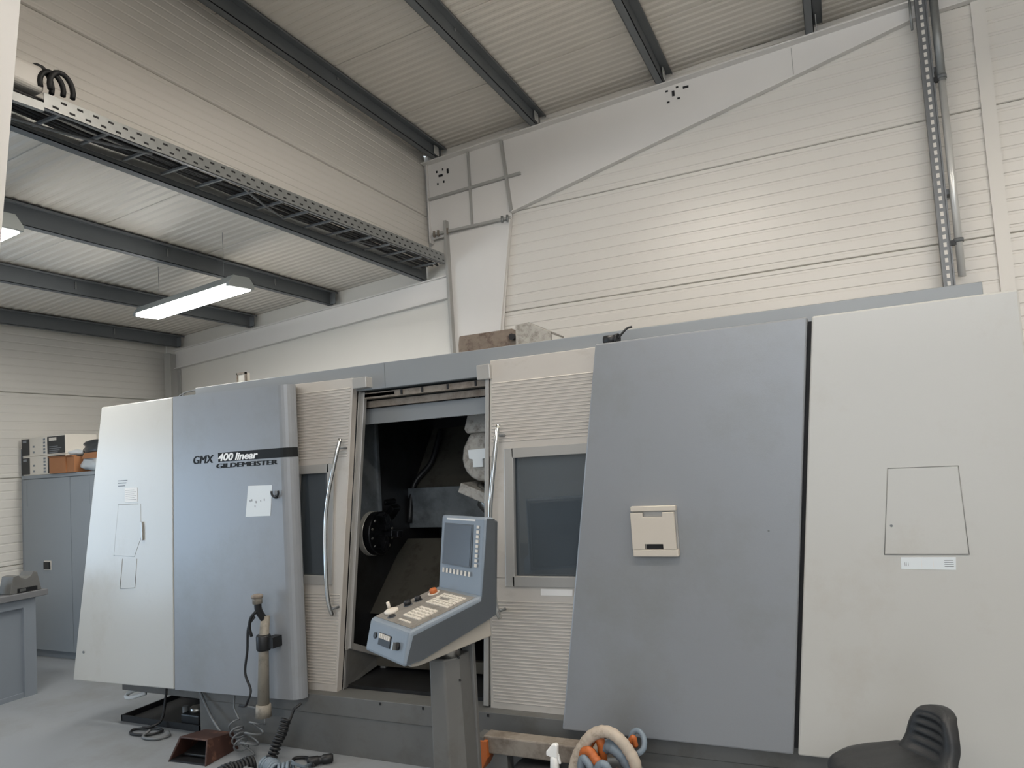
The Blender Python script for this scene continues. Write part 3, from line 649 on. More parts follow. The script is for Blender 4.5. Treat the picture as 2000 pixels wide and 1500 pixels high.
# grey milling spindle hanging at the right of the opening
def capsule(c, w_, z0, z1, d, n=10):
    x, y = c; pts = []
    for k in range(n + 1):
        a = R(180 + 180 * k / n); pts.append((x + w_ * math.cos(a), y, z0 + w_ + w_ * math.sin(a)))
    pts += [(x + w_, y, z1 - .05), (x + w_ * .8, y, z1), (x - w_ * .55, y, z1), (x - w_ * .92, y, z1 - .09)]
    return MB().prism(pts, (0, d, 0))
sp = capsule((-2.055, 3.98), .150, 1.605, 1.915, .30).build('milling_spindle', m_spind, la, bevel=.02, seg=3)
MB().prism([(-2.17, 4.0, 1.915), (-1.6, 4.0, 1.915), (-1.6, 4.0, 2.06), (-2.15, 4.0, 2.06), (-2.19, 4.0, 1.945)], (0, .3, 0)).build('spindle_shoulder', m_spind, sp, bevel=.012)
MB().prism([(-2.115, 4.05, 2.06), (-1.6, 4.05, 2.06), (-1.6, 4.05, 2.13), (-2.10, 4.05, 2.13)], (0, .3, 0)).build('spindle_head', m_inside3, sp, bevel=.012)
MB().prism([(-2.14, 3.96, 1.755), (-2.145, 3.96, 1.81), (-2.005, 3.96, 1.815), (-2.005, 3.96, 1.755), (-2.045, 3.96, 1.75), (-2.045, 3.96, 1.70), (-2.115, 3.96, 1.70), (-2.115, 3.96, 1.75)], (0, .02, 0)).build('warning_label', m_paper, sp)
MB().cyl((-2.09, 4.02, 2.07), (-2.075, 4.0, 2.20), .012, 8).build('coolant_pipe', m_spind, sp)
for z in (1.68, 1.86): MB().box(-2.195, -2.16, 4.05, 4.12, z, z + .03).build('spindle_lug', m_chuck, sp)
tc = MB(); ax = Vector((-.55, -.2, -.55)).normalized(); tc.lathe((-2.02, 4.08, 1.50), [(.14, 0), (.15, .015), (.15, .03), (.11, .035), (.11, .07), (.07, .10), (.06, .12)], 28, ax); tc.build('counter_spindle', m_steel, la)
tc = MB(); tc.obox(Vector((-2.06, 4.0, 1.525)), Vector((.13, 0, -.055)), (0, .10, 0), Vector((.012, 0, .03))); tc.build('spindle_clamp', m_spind, la, bevel=.006)

# ---- things lying on top of the machine
hd = thing('metal_hood', 'dirty grey metal hood lying on top of the machine in front of the white column', 'hood', (-2.4, 5.2, 2.31))
MB().prism([(-2.81, 5.13, 2.31), (-2.27, 5.13, 2.31), (-2.27, 5.13, 2.74), (-2.32, 5.13, 2.775), (-2.80, 5.13, 2.775), (-2.815, 5.13, 2.70)], (0, .30, 0)).build('shell', m_hood, hd, bevel=.01)
MB().prism([(-2.29, 5.10, 2.31), (-1.98, 5.10, 2.31), (-1.975, 5.10, 2.70), (-2.16, 5.10, 2.80), (-2.27, 5.10, 2.79)], (0, .02, 0)).prism([(-2.16, 5.12, 2.80), (-1.975, 5.12, 2.70), (-1.975, 5.4, 2.70), (-2.16, 5.4, 2.80)], (0, 0, -.015)).build('end_plate', m_spind, hd, bevel=.004)
MB().cyl((-2.30, 5.08, 2.70), (-2.30, 5.13, 2.70), .026, 10).build('knob', m_black, hd)
pg = thing('black_plug', 'black round plug with a short wire lying on the edge of the large grey cover', 'plug', (-1.04, 3.55, 2.30))
MB().cyl((-1.075, 3.55, 2.326), (-1.01, 3.54, 2.322), .024, 14).build('plug_body', m_black, pg)
MB().cyl((-1.01, 3.54, 2.322), (-.998, 3.538, 2.321), .030, 14).build('plug_flange', m_black, pg)
MB().tube(smooth_path([(-1.0, 3.54, 2.325), (-.975, 3.54, 2.35), (-.95, 3.545, 2.372), (-.925, 3.55, 2.378)]), .006, 6).build('wire', m_rubber, pg)
sk = thing('wall_socket', 'small framed socket box showing above the far end of the top beam', 'socket', (-3.96, 3.9, 2.30))
MB().box(-3.985, -3.915, 3.88, 3.93, 2.30, 2.49).build('socket_box', m_boxw, sk, bevel=.004)
MB().box(-3.995, -3.905, 3.873, 3.89, 2.478, 2.492).build('socket_lid', m_rust, sk)
for x in (-3.995, -3.915): MB().box(x, x + .01, 3.873, 3.89, 2.42, 2.49).build('socket_rim', m_rust, sk)
wh = tag(MB().tube(smooth_path([(-4.56, 3.80, 2.30), (-4.53, 3.80, 2.345), (-4.46, 3.80, 2.38), (-4.36, 3.80, 2.392), (-4.22, 3.80, 2.388)]), .007, 6).cyl((-4.46, 3.80, 2.30), (-4.46, 3.80, 2.385), .006, 6).build('wire_hoop', m_cable), 'thin grey wire hoop sticking up behind the left end covers', 'wire')

# ================================================================== control console on its post
wdir = Vector((.8703, -.4925, 0)); fdir = Vector((-.4925, -.8703, 0)); up = Vector((0, 0, 1))
O = Vector((-1.716, 2.980, 1.128)); CW = .40; L = .371
kd = fdir * math.cos(.237) - up * math.sin(.237); kn = fdir * math.sin(.237) + up * math.cos(.237)
sd = up * math.cos(.149) - fdir * math.sin(.149); sn = fdir * math.cos(.149) + up * math.sin(.149)
fd = -up * math.cos(.246) + fdir * math.sin(.246) * .0 - up * 0 ; 
cc = thing('control_console', 'blue-grey operator console with sloping keyboard and upright screen on a steel post', 'console', (O.x, O.y, 0))
K = O + kd * L; Fb = (Vector((-2.086, 2.733, .896)) + Vector((-1.738, 2.536, .896))) / 2
# keyboard housing: profile in the plane of fdir / up, extruded across the width
def across(prof, w_, name, M, bev=.0, root=None, off=0):
    return MB().prism([Vector(p) - wdir * (w_ / 2) + wdir * off for p in prof], wdir * w_).build(name, M, root or cc, bevel=bev, seg=3)
back = -fdir
kb = across([O, K, Fb, Fb + back * .10 + up * .012, O + back * .075 - up * .105, O + back * .03], CW, 'keyboard_housing', m_cons, .016)
scr = across([O + back * .005 - up * .03, O + sd * .357 - sn * .0, O + sd * .357 - sn * .055, O + back * .075 - up * .10], CW, 'screen_housing', m_cons, .014)
across([O + sd * .345 - sn * .05, O + sd * .345 - sn * .085, O + back * .10 - up * .08, O + back * .06 - up * .10], CW - .03, 'back_shell', m_consd, .01)
for s_, nm in ((1, 'side_trim'),):
    across([O + sd * .35 - sn * .012, O + sd * .352 - sn * .052, O + back * .078 - up * .095, Fb + back * .095 + up * .02, Fb + back * .012 + up * .012, K - kn * .022 + back * .01, O - kn * .022], .004, nm, m_consd, 0, off=CW / 2 + .001)
def onscreen(u0, u1, v0, v1, th, M, name, root, lift=.0005):
    'u across the width (-.5 .. .5), v along the screen height in metres'
    pts = [O + wdir * (u0 * CW) + sd * v0, O + wdir * (u1 * CW) + sd * v0, O + wdir * (u1 * CW) + sd * v1, O + wdir * (u0 * CW) + sd * v1]
    return MB().prism([p + sn * lift for p in pts], sn * th).build(name, M, root)
onscreen(-.40, .26, .118, .318, .0015, m_consd, 'screen_bezel', scr)
onscreen(-.375, .235, .124, .312, .0015, m_screen, 'screen', scr, .0022)
onscreen(-.36, .30, .335, .343, .001, m_frame, 'top_strip', scr)
for k in range(8): onscreen(-.37 + k * .085, -.335 + k * .085, .078, .100, .003, m_key, 'soft_key', scr)
for k in range(9): onscreen(.345, .395, .126 + k * .022, .140 + k * .022, .003, m_key, 'soft_key', scr)
def onkeys(u0, u1, v0, v1, th, M, name, root, lift=.0005, mb=None):
    pts = [O + wdir * (u0 * CW) + kd * v0, O + wdir * (u1 * CW) + kd * v0, O + wdir * (u1 * CW) + kd * v1, O + wdir * (u0 * CW) + kd * v1]
    m_ = mb or MB(); m_.prism([p + kn * lift for p in pts], kn * th)
    return m_ if mb else m_.build(name, M, root)
onkeys(-.46, .46, .018, .352, .0015, m_keypad, 'keypad_plate', kb)
keys = MB()
for r_ in range(6):
    for c_ in range(7): onkeys(-.11 + c_ * .072, -.052 + c_ * .072, .045 + r_ * .0185, .059 + r_ * .0185, .005, None, None, None, .0015, keys) if not (r_ == 2 and c_ in (1, 2, 3)) else None
for r_ in range(5):
    for c_ in range(5): onkeys(-.04 + c_ * .078, .022 + c_ * .078, .190 + r_ * .021, .206 + r_ * .021, .006, None, None, None, .0015, keys)
for c_ in range(4): onkeys(.02 + c_ * .07, .075 + c_ * .07, .315, .325, .004, None, None, None, .0015, keys)
kk = keys.build('keys', m_key, kb); kk['kind'] = 'stuff'
def knob(u, v, r, h, M, name, r1=None, ring=None):
    p = O + wdir * (u * CW) + kd * v + kn * .002
    if ring: MB().cyl(p, p + kn * .003, ring[0], 20).build(name + '_ring', ring[1], kb)
    return MB().lathe(p, [(r, 0), (r, h * .7), (r * .8, h), (.001, h)], 20, kn).build(name, M, kb)
knob(-.30, .062, .019, .024, m_orange, 'emergency_button', ring=(.03, m_key))
knob(-.30, .150, .016, .022, m_black, 'override_knob', ring=(.02, m_consd)); knob(-.31, .205, .018, .024, m_black, 'override_knob', ring=(.022, m_consd))
knob(-.18, .320, .016, .008, m_black, 'key_switch', ring=(.02, m_consd))
hw = knob(-.33, .290, .034, .014, m_key, 'handwheel'); p = O + wdir * (-.40 * CW) + kd * .285 + kn * .016
MB().cyl(p, p + kn * .03, .008, 10).build('handwheel_grip', m_key, hw)
# front face: sockets, connector with pins, key lock
fx = (Fb - K).normalized(); fn_ = wdir.cross(fx).normalized()
if fn_.dot(fdir) < 0: fn_ = -fn_
def onface(u, v, a, b, th, M, name, lift=.0005):
    c_ = K + wdir * (u * CW) + fx * v
    return MB().obox(c_ + fn_ * (lift + th / 2), wdir * a, fx * b, fn_ * (th / 2)).build(name, M, kb)
onface(-.03, .072, .058, .026, .004, m_black, 'connector')
for k in range(6): onface(-.03 + (k - 2.5) * .046, .058, .006, .010, .004, m_key, 'connector_pin', .0045)
c_ = K + wdir * (-.28 * CW) + fx * .066; MB().cyl(c_, c_ + fn_ * .006, .014, 16).build('socket', m_black, kb)
c_ = K + wdir * (.30 * CW) + fx * .075; MB().cyl(c_, c_ + fn_ * .012, .017, 16).build('key_lock', m_black, kb); MB().obox(c_ + fn_ * .02, wdir * .004, fx * .016, fn_ * .010).build('key', m_steel, kb)
# beige bracket below and swivel post
across([O + back * .065 - up * .10, K + back * .03 - up * .10, Fb + back * .045 - up * .012, Fb + back * .085 - up * .016, O + back * .02 - up * .200, O + back * .07 - up * .195], CW * .86, 'bracket', m_tray, .006)
PC = Vector((-1.712, 2.86, 0))
across([Vector((PC.x, PC.y, .93)) + fdir * .09, Vector((PC.x, PC.y, .97)) + fdir * .09, Vector((PC.x, PC.y, 1.02)) - fdir * .16, Vector((PC.x, PC.y, .96)) - fdir * .16], .16, 'swivel_plate', m_consd, .004)
MB().cyl((PC.x, PC.y, .86), (PC.x, PC.y, .94), .056, 24).build('swivel_collar', m_steel, cc)
pw = MB(); hw0, hw1 = .060, .072
pw.loft([(PC.x - hw1, PC.y - .08, 0), (PC.x + hw1 * .35, PC.y - .08, 0), (PC.x + hw1 * 1.05, PC.y - .01, 0), (PC.x + hw1 * 1.05, PC.y + .10, 0), (PC.x - hw1, PC.y + .10, 0)],
        [(PC.x - hw0, PC.y - .075, .862), (PC.x + hw0 * .3, PC.y - .075, .862), (PC.x + hw0, PC.y - .01, .862), (PC.x + hw0, PC.y + .095, .862), (PC.x - hw0, PC.y + .095, .862)])
pw.build('post', m_base, cc, bevel=.008)
MB().box(PC.x - .15, PC.x + .15, PC.y - .13, PC.y + .15, 0, .015).build('foot_plate', m_base, cc)
MB().box(PC.x + .02, PC.x + .078, PC.y + .09, PC.y + .115, .30, .925).build('post_cover', m_base, cc, bevel=.004)
for z in (.86, .90, .76): MB().cyl((PC.x + .045, PC.y + .0, z), (PC.x + .066, PC.y - .02, z), .005, 6).build('screw', m_dark, cc)

# ================================================================== wash gun in its holder, hoses
wg = thing('wash_gun', 'grey tube wash gun clipped upright on the grey left cover', 'spray gun', (-3.30, 3.38, .30))
MB().tube([(-3.285, 3.40, .86), (-3.288, 3.38, .70), (-3.300, 3.37, .33)], [.028, .030, .036], 14).build('tube', m_gun, wg)
MB().cyl((-3.300, 3.37, .33), (-3.302, 3.368, .255), .044, 14, .05).build('tail_fitting', m_gun, wg)
MB().lathe((-3.288, 3.38, .655), [(.040, 0), (.045, .01), (.045, .085), (.040, .095)], 18).box(-3.26, -3.205, 3.37, YF, .67, .735).build('clip', m_black, wg)
MB().tube(smooth_path([(-3.287, 3.39, .84), (-3.298, 3.36, .90), (-3.295, 3.35, .96)]), [.022] * 12 + [.022], 10).build('gun_body', m_black, wg)
MB().cyl((-3.297, 3.35, .945), (-3.297, 3.35, 1.0), .030, 12).build('nozzle', m_gun, wg)
MB().lathe((-3.297, 3.35, .975), [(.020, 0), (.036, .006), (.036, .022), (.020, .028)], 12).build('nozzle_ring', m_rust, wg)
MB().tube(smooth_path([(-3.30, 3.345, .90), (-3.335, 3.33, .86), (-3.35, 3.33, .80), (-3.345, 3.34, .745)]), .010, 8).build('trigger', m_black, wg)
gh = tag(MB().tube(smooth_path([(-3.32, 3.345, .865), (-3.36, 3.33, .80), (-3.385, 3.34, .66), (-3.41, 3.34, .52), (-3.37, 3.34, .42), (-3.385, 3.33, .36), (-3.44, 3.36, .31), (-3.53, 3.40, .29)]), .0075, 8).build('gun_hose', m_rubber), 'thin black hose hanging from the wash gun trigger', 'hose')
wg.location.x -= .055; gh.location.x -= .055
def coil(axis_pts, rad, turns, r, name, M, label, cat='hose', seg=6, n=14, tail0=None, tail1=None):
    P = [Vector(p) for p in axis_pts]; Ls = [0]
    for a, b in zip(P, P[1:]): Ls.append(Ls[-1] + (b - a).length)
    def pos(t):
        d = t * Ls[-1]
        for i in range(len(P) - 1):
            if d <= Ls[i+1] + 1e-9:
                f = (d - Ls[i]) / (Ls[i+1] - Ls[i]); return P[i].lerp(P[i+1], f), (P[i+1] - P[i]).normalized()
    pts = [Vector(p) for p in (tail0 or [])]
    N = int(turns * n)
    for k in range(N + 1):
        c, t = pos(min(1, k / N)); u = t.cross(Vector((.12, 1, .05))).normalized(); v = t.cross(u); a = 2 * math.pi * k / n
        rr = rad * (1 + .1 * math.sin(k * .37)); pts.append(c + u * math.cos(a) * rr + v * math.sin(a) * rr)
    pts += [Vector(p) for p in (tail1 or [])]
    return tag(MB().tube(pts, r, seg).build(name, M), label, cat)
coil([(-3.20, 3.40, .245), (-3.235, 3.36, .13), (-3.25, 3.30, .035)], .026, 11, .008, 'coiled_hose', m_rubber, 'tight black coiled hose hanging straight below the wash gun', tail0=[(-3.12, 3.44, .33), (-3.16, 3.42, .30)])
coil([(-3.66, 3.44, .16), (-3.61, 3.40, .10), (-3.54, 3.36, .04)], .042, 4, .006, 'coiled_hose', m_cable, 'loose grey coiled hose hanging left of the rust stain behind the pedal', tail0=[(-3.73, 3.50, .33), (-3.72, 3.48, .24)])
coil([(-3.44, 3.42, .20), (-3.46, 3.38, .12), (-3.48, 3.33, .04)], .052, 3, .0065, 'coiled_hose', m_cable, 'loose grey coiled hose with wide loops between the pedal and the wash gun', tail0=[(-3.53, 3.40, .29), (-3.42, 3.44, .27)])
coil([(-3.30, 3.22, .045), (-3.36, 3.10, .045), (-3.38, 2.98, .045)], .036, 13, .010, 'coiled_hose', m_rubber, 'black coiled hose heaped on the floor right of the pedal', seg=6)
coil([(-3.20, 3.22, .050), (-3.06, 3.16, .050), (-2.99, 3.20, .050)], .040, 10, .010, 'coiled_hose', m_hoseg, 'blue-grey coiled hose lying curved on the floor under the wash gun', tail1=[(-2.97, 3.27, .04), (-2.99, 3.36, .02)])
coil([(-3.22, 3.10, .045), (-3.14, 3.02, .045), (-3.02, 3.00, .045)], .036, 12, .010, 'coiled_hose', m_cable, 'dull grey coiled hose nearest the bottom edge of the photo', seg=6)
tag(MB().tube(smooth_path([(-2.97, 3.36, .012), (-3.04, 3.40, .012), (-3.10, 3.44, .012), (-3.16, 3.40, .012), (-3.08, 3.30, .012), (-3.14, 3.26, .012)]), .010, 6).build('floor_cable', m_rubber), 'black cable lying flat along the foot of the machine base', 'cable')
bt = thing('black_connector', 'short black ribbed connector on the floor at the end of the coiled hoses', 'connector', (-2.95, 3.40, 0))
MB().lathe((-3.02, 3.36, .028), [(.020, 0), (.026, .01), (.026, .06), (.022, .065), (.022, .085), (.027, .09), (.027, .14), (.018, .15)], 12, Vector((.75, .6, 0))).build('connector_body', m_black, bt)

# foot pedal: brown cast hood open to the front
fp = thing('foot_pedal', 'brown metal foot pedal hood open at the front', 'foot pedal', (-3.80, 3.30, 0))
fw = lambda x, y, z: Vector((-3.80, 3.29, 0)) + Vector((.985, .06, 0)) * x + Vector((-.06, .985, 0)) * y + Vector((0, 0, z))
q = MB(); bx, tx, th = .155, .115, .012
outer = [fw(-bx, -.13, 0), fw(-tx, -.07, .135), fw(tx, -.07, .135), fw(bx, -.13, 0)]; rear = [fw(-bx, .15, 0), fw(-tx * 1.05, .15, .10), fw(tx * 1.05, .15, .10), fw(bx, .15, 0)]
inn = [fw(-bx + th, -.13, 0), fw(-tx + th, -.07, .135 - th), fw(tx - th, -.07, .135 - th), fw(bx - th, -.13, 0)]
inr = [fw(-bx + th, .15, 0), fw(-tx + th, .15, .10 - th), fw(tx - th, .15, .10 - th), fw(bx - th, .15, 0)]
for i in range(3):
    q.prism([outer[i], outer[i+1], inn[i+1], inn[i]], (0, 0, 0)) if False else q.loft([outer[i], outer[i+1], inn[i+1], inn[i]], [rear[i], rear[i+1], inr[i+1], inr[i]])
q.build('hood', m_pedal, fp, bevel=.006)
q = MB(); q.prism([fw(-bx, .138, 0), fw(bx, .138, 0), fw(tx, .138, .10), fw(-tx, .138, .10)], (0, .012, 0)); q.build('rear_wall', m_pedal, fp)
q = MB(); q.prism([fw(-.09, -.06, .02), fw(.09, -.06, .02), fw(.09, .10, .06), fw(-.09, .10, .06)], (0, 0, .012)); q.build('treadle', m_black, fp, bevel=.003)
q = MB(); q.prism([fw(-bx + .005, -.12, .001), fw(bx - .005, -.12, .001), fw(bx - .005, .14, .001), fw(-bx + .005, .14, .001)], (0, 0, .012)); q.build('sole', m_black, fp)
tag(MB().tube(smooth_path([(-4.10, 3.54, .31), (-4.02, 3.52, .22), (-3.93, 3.50, .13), (-3.80, 3.46, .06), (-3.78, 3.45, .05)]), .009, 8).build('pedal_cable', m_cable), 'grey cable running from under the grey cover down to the foot pedal', 'cable')

# chip tray with a small pump
ty = thing('drip_tray', 'low black drip tray on the floor under the white end cover', 'tray', (-4.55, 3.8, 0))
t_ = MB(); x0, x1, y0, y1 = -4.95, -4.15, 3.58, 4.10
t_.box(x0, x1, y0, y1, 0, .006); t_.box(x0, x1, y0, y0 + .01, .006, .045); t_.box(x0, x1, y1 - .01, y1, .006, .045); t_.box(x0, x0 + .01, y0, y1, .006, .045); t_.box(x1 - .01, x1, y0, y1, .006, .045)
t_.build('pan', m_rubber, ty)
pm = thing('coolant_pump', 'small black pump with a bright metal top standing in the drip tray', 'pump', (-4.28, 3.70, .006))
MB().box(-4.36, -4.18, 3.60, 3.74, .006, .10).build('pump_body', m_black, pm, bevel=.01)
MB().cyl((-4.27, 3.67, .10), (-4.27, 3.67, .135), .05, 16).build('pump_cap', m_steel, pm)
MB().cyl((-4.38, 3.66, .02), (-4.38, 3.66, .13), .02, 10).build('pump_pipe', m_cable, pm)
tag(MB().tube(smooth_path([(-4.52, 3.58 + .05, .30), (-4.53, 3.62, .18), (-4.50, 3.56, .06), (-4.55, 3.50, .025), (-4.66, 3.46, .012), (-4.60, 3.40, .012), (-4.46, 3.42, .012), (-4.42, 3.50, .012), (-4.50, 3.52, .014), (-4.62, 3.50, .014)]), .009, 6).build('power_cable', m_rubber), 'black cable dropping from the white end cover and looped in front of the drip tray', 'cable')
tag(MB().tube(smooth_path([(-4.36, 3.50, .012), (-4.30, 3.45, .012), (-4.34, 3.38, .012), (-4.46, 3.38, .012), (-4.48, 3.45, .03)]), .010, 6).build('floor_cable', m_cable), 'grey cable loop on the floor between the drip tray and the pedal', 'cable')
tag(MB().tube(smooth_path([(-4.78, 3.66, .19), (-4.88, 3.60, .165), (-4.94, 3.62, .175), (-4.90, 3.68, .20), (-4.7, 3.72, .22), (-4.6, 3.74, .24)]), .014, 8).build('white_hose', m_paper), 'short white hose drooping under the left end of the machine', 'hose')

# ================================================================== right foreground: steel bar, bucket of hoses, spray bottle, stool
sb = thing('steel_bar', 'dusty grey square steel bar propped along the machine base', 'bar', (-1.55, 3.40, .2))
MB().box(-1.83, -1.12, 3.36, 3.45, .215, .305).build('bar', m_rust, sb, bevel=.008)
MB().box(-1.78, -1.70, 3.37, 3.44, 0, .215).build('leg', m_base, sb); MB().box(-1.22, -1.14, 3.37, 3.44, 0, .215).build('leg', m_base, sb)
MB().prism([(-1.868, 3.34, .13), (-1.84, 3.34, .13), (-1.80, 3.34, .20), (-1.80, 3.34, .285), (-1.868, 3.34, .285)], (0, .10, 0)).build('end_bracket', m_orange, sb, bevel=.004)
MB().box(-1.87, -1.82, 3.345, 3.445, .285, .300).build('end_cap', m_base, sb)
MB().lathe((-1.55, 3.38, 0), [(.02, 0), (.10, 0), (.11, .02), (.11, .17), (.09, .19), (.02, .19)], 20).build('round_can', m_black, sb)

bk = thing('bucket', 'dark grey bucket filled with coiled hoses beside the grey cover', 'bucket', (-1.075, 3.13, 0))
BC = Vector((-1.075, 3.13, 0))
MB().lathe(BC, [(.12, 0), (.125, .01), (.160, .285), (.170, .29), (.170, .302), (.152, .302), (.147, .28), (.11, .012)], 32).build('body', m_bucket, bk)
MB().tube([BC + Vector((.162 * math.cos(R(a)), .162 * math.sin(R(a)), .25)) for a in range(0, 360, 15)], .005, 6, closed=True).build('bead', m_bucket, bk)
def corr(pts, r, M, label, seg=10, n=6):
    path = smooth_path(pts, n); rr = [r * (1 + .05 * math.sin(i * 1.9)) for i in range(len(path))]
    return tag(MB().tube(path, rr, seg).build('hose', M), label, 'hose', 'hoses in the bucket')
corr([(-1.20, 3.12, .20), (-1.225, 3.10, .30), (-1.208, 3.10, .370), (-1.178, 3.10, .420), (-1.136, 3.10, .470), (-1.085, 3.10, .496), (-1.037, 3.10, .494), (-.994, 3.10, .464), (-.963, 3.10, .424), (-.939, 3.10, .375), (-.94, 3.11, .30), (-.97, 3.12, .20)], .027, m_hoseb, 'thick beige corrugated hose arching over the bucket', 12)
corr([(-1.16, 3.17, .26), (-1.17, 3.14, .38), (-1.145, 3.13, .440), (-1.115, 3.12, .462), (-1.097, 3.12, .440), (-1.10, 3.14, .36), (-1.12, 3.16, .26)], .021, m_orange, 'orange hose looping highest inside the beige arch')
corr([(-1.175, 3.09, .36), (-1.165, 3.08, .405), (-1.135, 3.07, .415), (-1.115, 3.065, .395), (-1.09, 3.06, .365), (-1.075, 3.06, .33), (-1.08, 3.08, .26)], .022, m_orange, 'orange hose running diagonally down the middle of the bucket')
corr([(-1.10, 3.15, .40), (-1.065, 3.13, .425), (-1.034, 3.12, .420), (-1.0, 3.12, .394), (-.98, 3.13, .34), (-.985, 3.15, .26)], .030, m_hoseg, 'thick blue-grey hose under the right limb of the beige arch')
corr([(-1.165, 3.08, .26), (-1.178, 3.065, .34), (-1.165, 3.06, .385), (-1.14, 3.05, .375), (-1.125, 3.05, .34), (-1.13, 3.06, .25)], .019, m_hoseg, 'blue-grey hose loop at the left front of the bucket')
corr([(-1.11, 3.04, .30), (-1.085, 3.03, .37), (-1.06, 3.03, .385), (-1.04, 3.03, .36), (-1.035, 3.04, .25)], .018, m_hoseg, 'blue-grey hose loop at the front middle of the bucket')
corr([(-1.02, 3.05, .26), (-1.018, 3.04, .33), (-.998, 3.04, .352), (-.98, 3.05, .32), (-.985, 3.06, .24)], .019, m_orange, 'orange hose bend low at the right front of the bucket')
corr([(-1.175, 3.02, .25), (-1.165, 3.01, .315), (-1.14, 3.01, .328), (-1.12, 3.01, .30), (-1.12, 3.03, .24)], .018, m_orange, 'orange hose bend lowest at the left front of the bucket')
corr([(-.99, 3.20, .36), (-.975, 3.20, .455), (-.945, 3.20, .478), (-.915, 3.18, .46), (-.912, 3.16, .42), (-.94, 3.15, .395), (-.97, 3.16, .38)], .013, m_hoseg, 'blue-grey hose ring standing behind the right limb of the beige arch')
corr([(-.985, 3.17, .38), (-.972, 3.16, .44), (-.955, 3.16, .462), (-.950, 3.17, .42)], .012, m_orange, 'orange hose end showing through the blue-grey ring')

SBt = Vector((-1.335, 3.13, 0))
bo = thing('spray_bottle', 'dark bottle with a white trigger nozzle left of the bucket', 'bottle', SBt)
MB().lathe(SBt, [(.03, 0), (.038, .004), (.038, .19), (.030, .235), (.016, .26), (.016, .297)], 20).build('bottle_body', m_bucket, bo)
MB().lathe(SBt + Vector((0, 0, .29)), [(.020, 0), (.022, .004), (.019, .045), (.016, .06)], 16).build('cap', m_inkw, bo)
MB().prism([SBt + Vector(p) for p in ((-.036, -.015, .352), (-.01, -.015, .345), (.020, -.015, .345), (.024, -.015, .40), (.014, -.015, .41), (-.004, -.015, .404), (-.034, -.015, .37))], (0, .028, 0)).build('nozzle', m_inkw, bo, bevel=.006)
MB().prism([SBt + Vector(p) for p in ((.016, -.005, .36), (.024, -.005, .36), (.032, -.005, .318), (.024, -.005, .318))], (0, .01, 0)).build('trigger', m_inkw, bo)

# work stool
CS = Vector((.07, 2.88, 0)); ZS = .60
cs = thing('work_stool', 'black moulded work stool with a low ribbed backrest', 'stool', CS)
ya = R(217); sf = Vector((math.cos(ya), math.sin(ya), 0)); sr = Vector((-sf.y, sf.x, 0))     # facing direction, right-hand side
def sheet(fn, nu, nv, th, name, M, nrm, sub=1):
    b_ = MB(); G = [[None] * (nv + 1) for _ in range(nu + 1)]; H = [[None] * (nv + 1) for _ in range(nu + 1)]
    for i in range(nu + 1):
        for j in range(nv + 1):
            p = fn(i / nu * 2 - 1, j / nv * 2 - 1); G[i][j] = b_.b.verts.new(p); H[i][j] = b_.b.verts.new(p - nrm * th(i / nu * 2 - 1, j / nv * 2 - 1))
    for i in range(nu):
        for j in range(nv):
            b_.b.faces.new((G[i][j], G[i+1][j], G[i+1][j+1], G[i][j+1])); b_.b.faces.new((H[i][j], H[i][j+1], H[i+1][j+1], H[i+1][j]))
    for i in range(nu):
        b_.b.faces.new((G[i][0], H[i][0], H[i+1][0], G[i+1][0])); b_.b.faces.new((G[i][nv], G[i+1][nv], H[i+1][nv], H[i][nv]))
    for j in range(nv):
        b_.b.faces.new((G[0][j], G[0][j+1], H[0][j+1], H[0][j])); b_.b.faces.new((G[nu][j], H[nu][j], H[nu][j+1], G[nu][j+1]))
    return b_.build(name, M, cs, smooth=True, sub=sub)
def disc(a, b):      # square -> rounded square
    return a * math.sqrt(1 - .42 * b * b), b * math.sqrt(1 - .42 * a * a)
def seat(a, b):
    x, y = disc(a, b); z = ZS + .018 * (y * y) - .012 * (1 - x * x) - .020 * max(0, x) ** 2 + .03 * max(0, -x - .4) ** 2 - .006 * abs(math.sin(y * 14)) * (abs(x) < .8)
    edge = max(abs(a), abs(b)); z -= .03 * max(0, edge - .8) / .2
    return CS + sf * (x * .205) + sr * (y * .20) + up * z
sheet(seat, 22, 22, lambda a, b: .030 + .02 * (1 - max(abs(a), abs(b))), 'seat', m_pu, up)
bd = (up * .975 - sf * .20).normalized(); bn = (sf * .975 + up * .20).normalized()
def backf(a, b):     # a up the back, b across
    x, y = disc(a, b) if a > 0 else (a, b * (1 + .0 * a)); t = (a + 1) / 2
    wv = .125 - .035 * t + .06 * max(0, .25 - t)
    rib = .004 * math.sin((a + 1) * 21) * (abs(b) < .62) * (-.75 < a < .7)
    edge = max(a, abs(b))
    return CS - sf * .165 + up * (ZS + .060) + bd * (x * .105) + sr * (y * wv) + bn * (.030 * y * y + rib) - bn * .022 * max(0, edge - .75) / .25 + sf * (.07 * max(0, -a - .1) ** 2)
sheet(backf, 44, 16, lambda a, b: .040, 'backrest', m_pu, bn)
MB().cyl(CS + up * .40, CS + up * (ZS - .03), .016, 16).build('gas_rod', m_chrome, cs); MB().cyl(CS + up * .10, CS + up * .42, .028, 16).build('gas_tube', m_black, cs)
for k in range(5):
    a = R(72 * k + 15); d_ = Vector((math.cos(a), math.sin(a), 0))
    MB().tube([CS + up * .11, CS + d_ * .15 + up * .095, CS + d_ * .27 + up * .065], [.028, .022, .016], 8).build('leg', m_black, cs)
    MB().cyl(CS + d_ * .27 + up * .025 - Vector((-d_.y, d_.x, 0)) * .02, CS + d_ * .27 + up * .025 + Vector((-d_.y, d_.x, 0)) * .02, .025, 14).build('caster', m_black, cs)

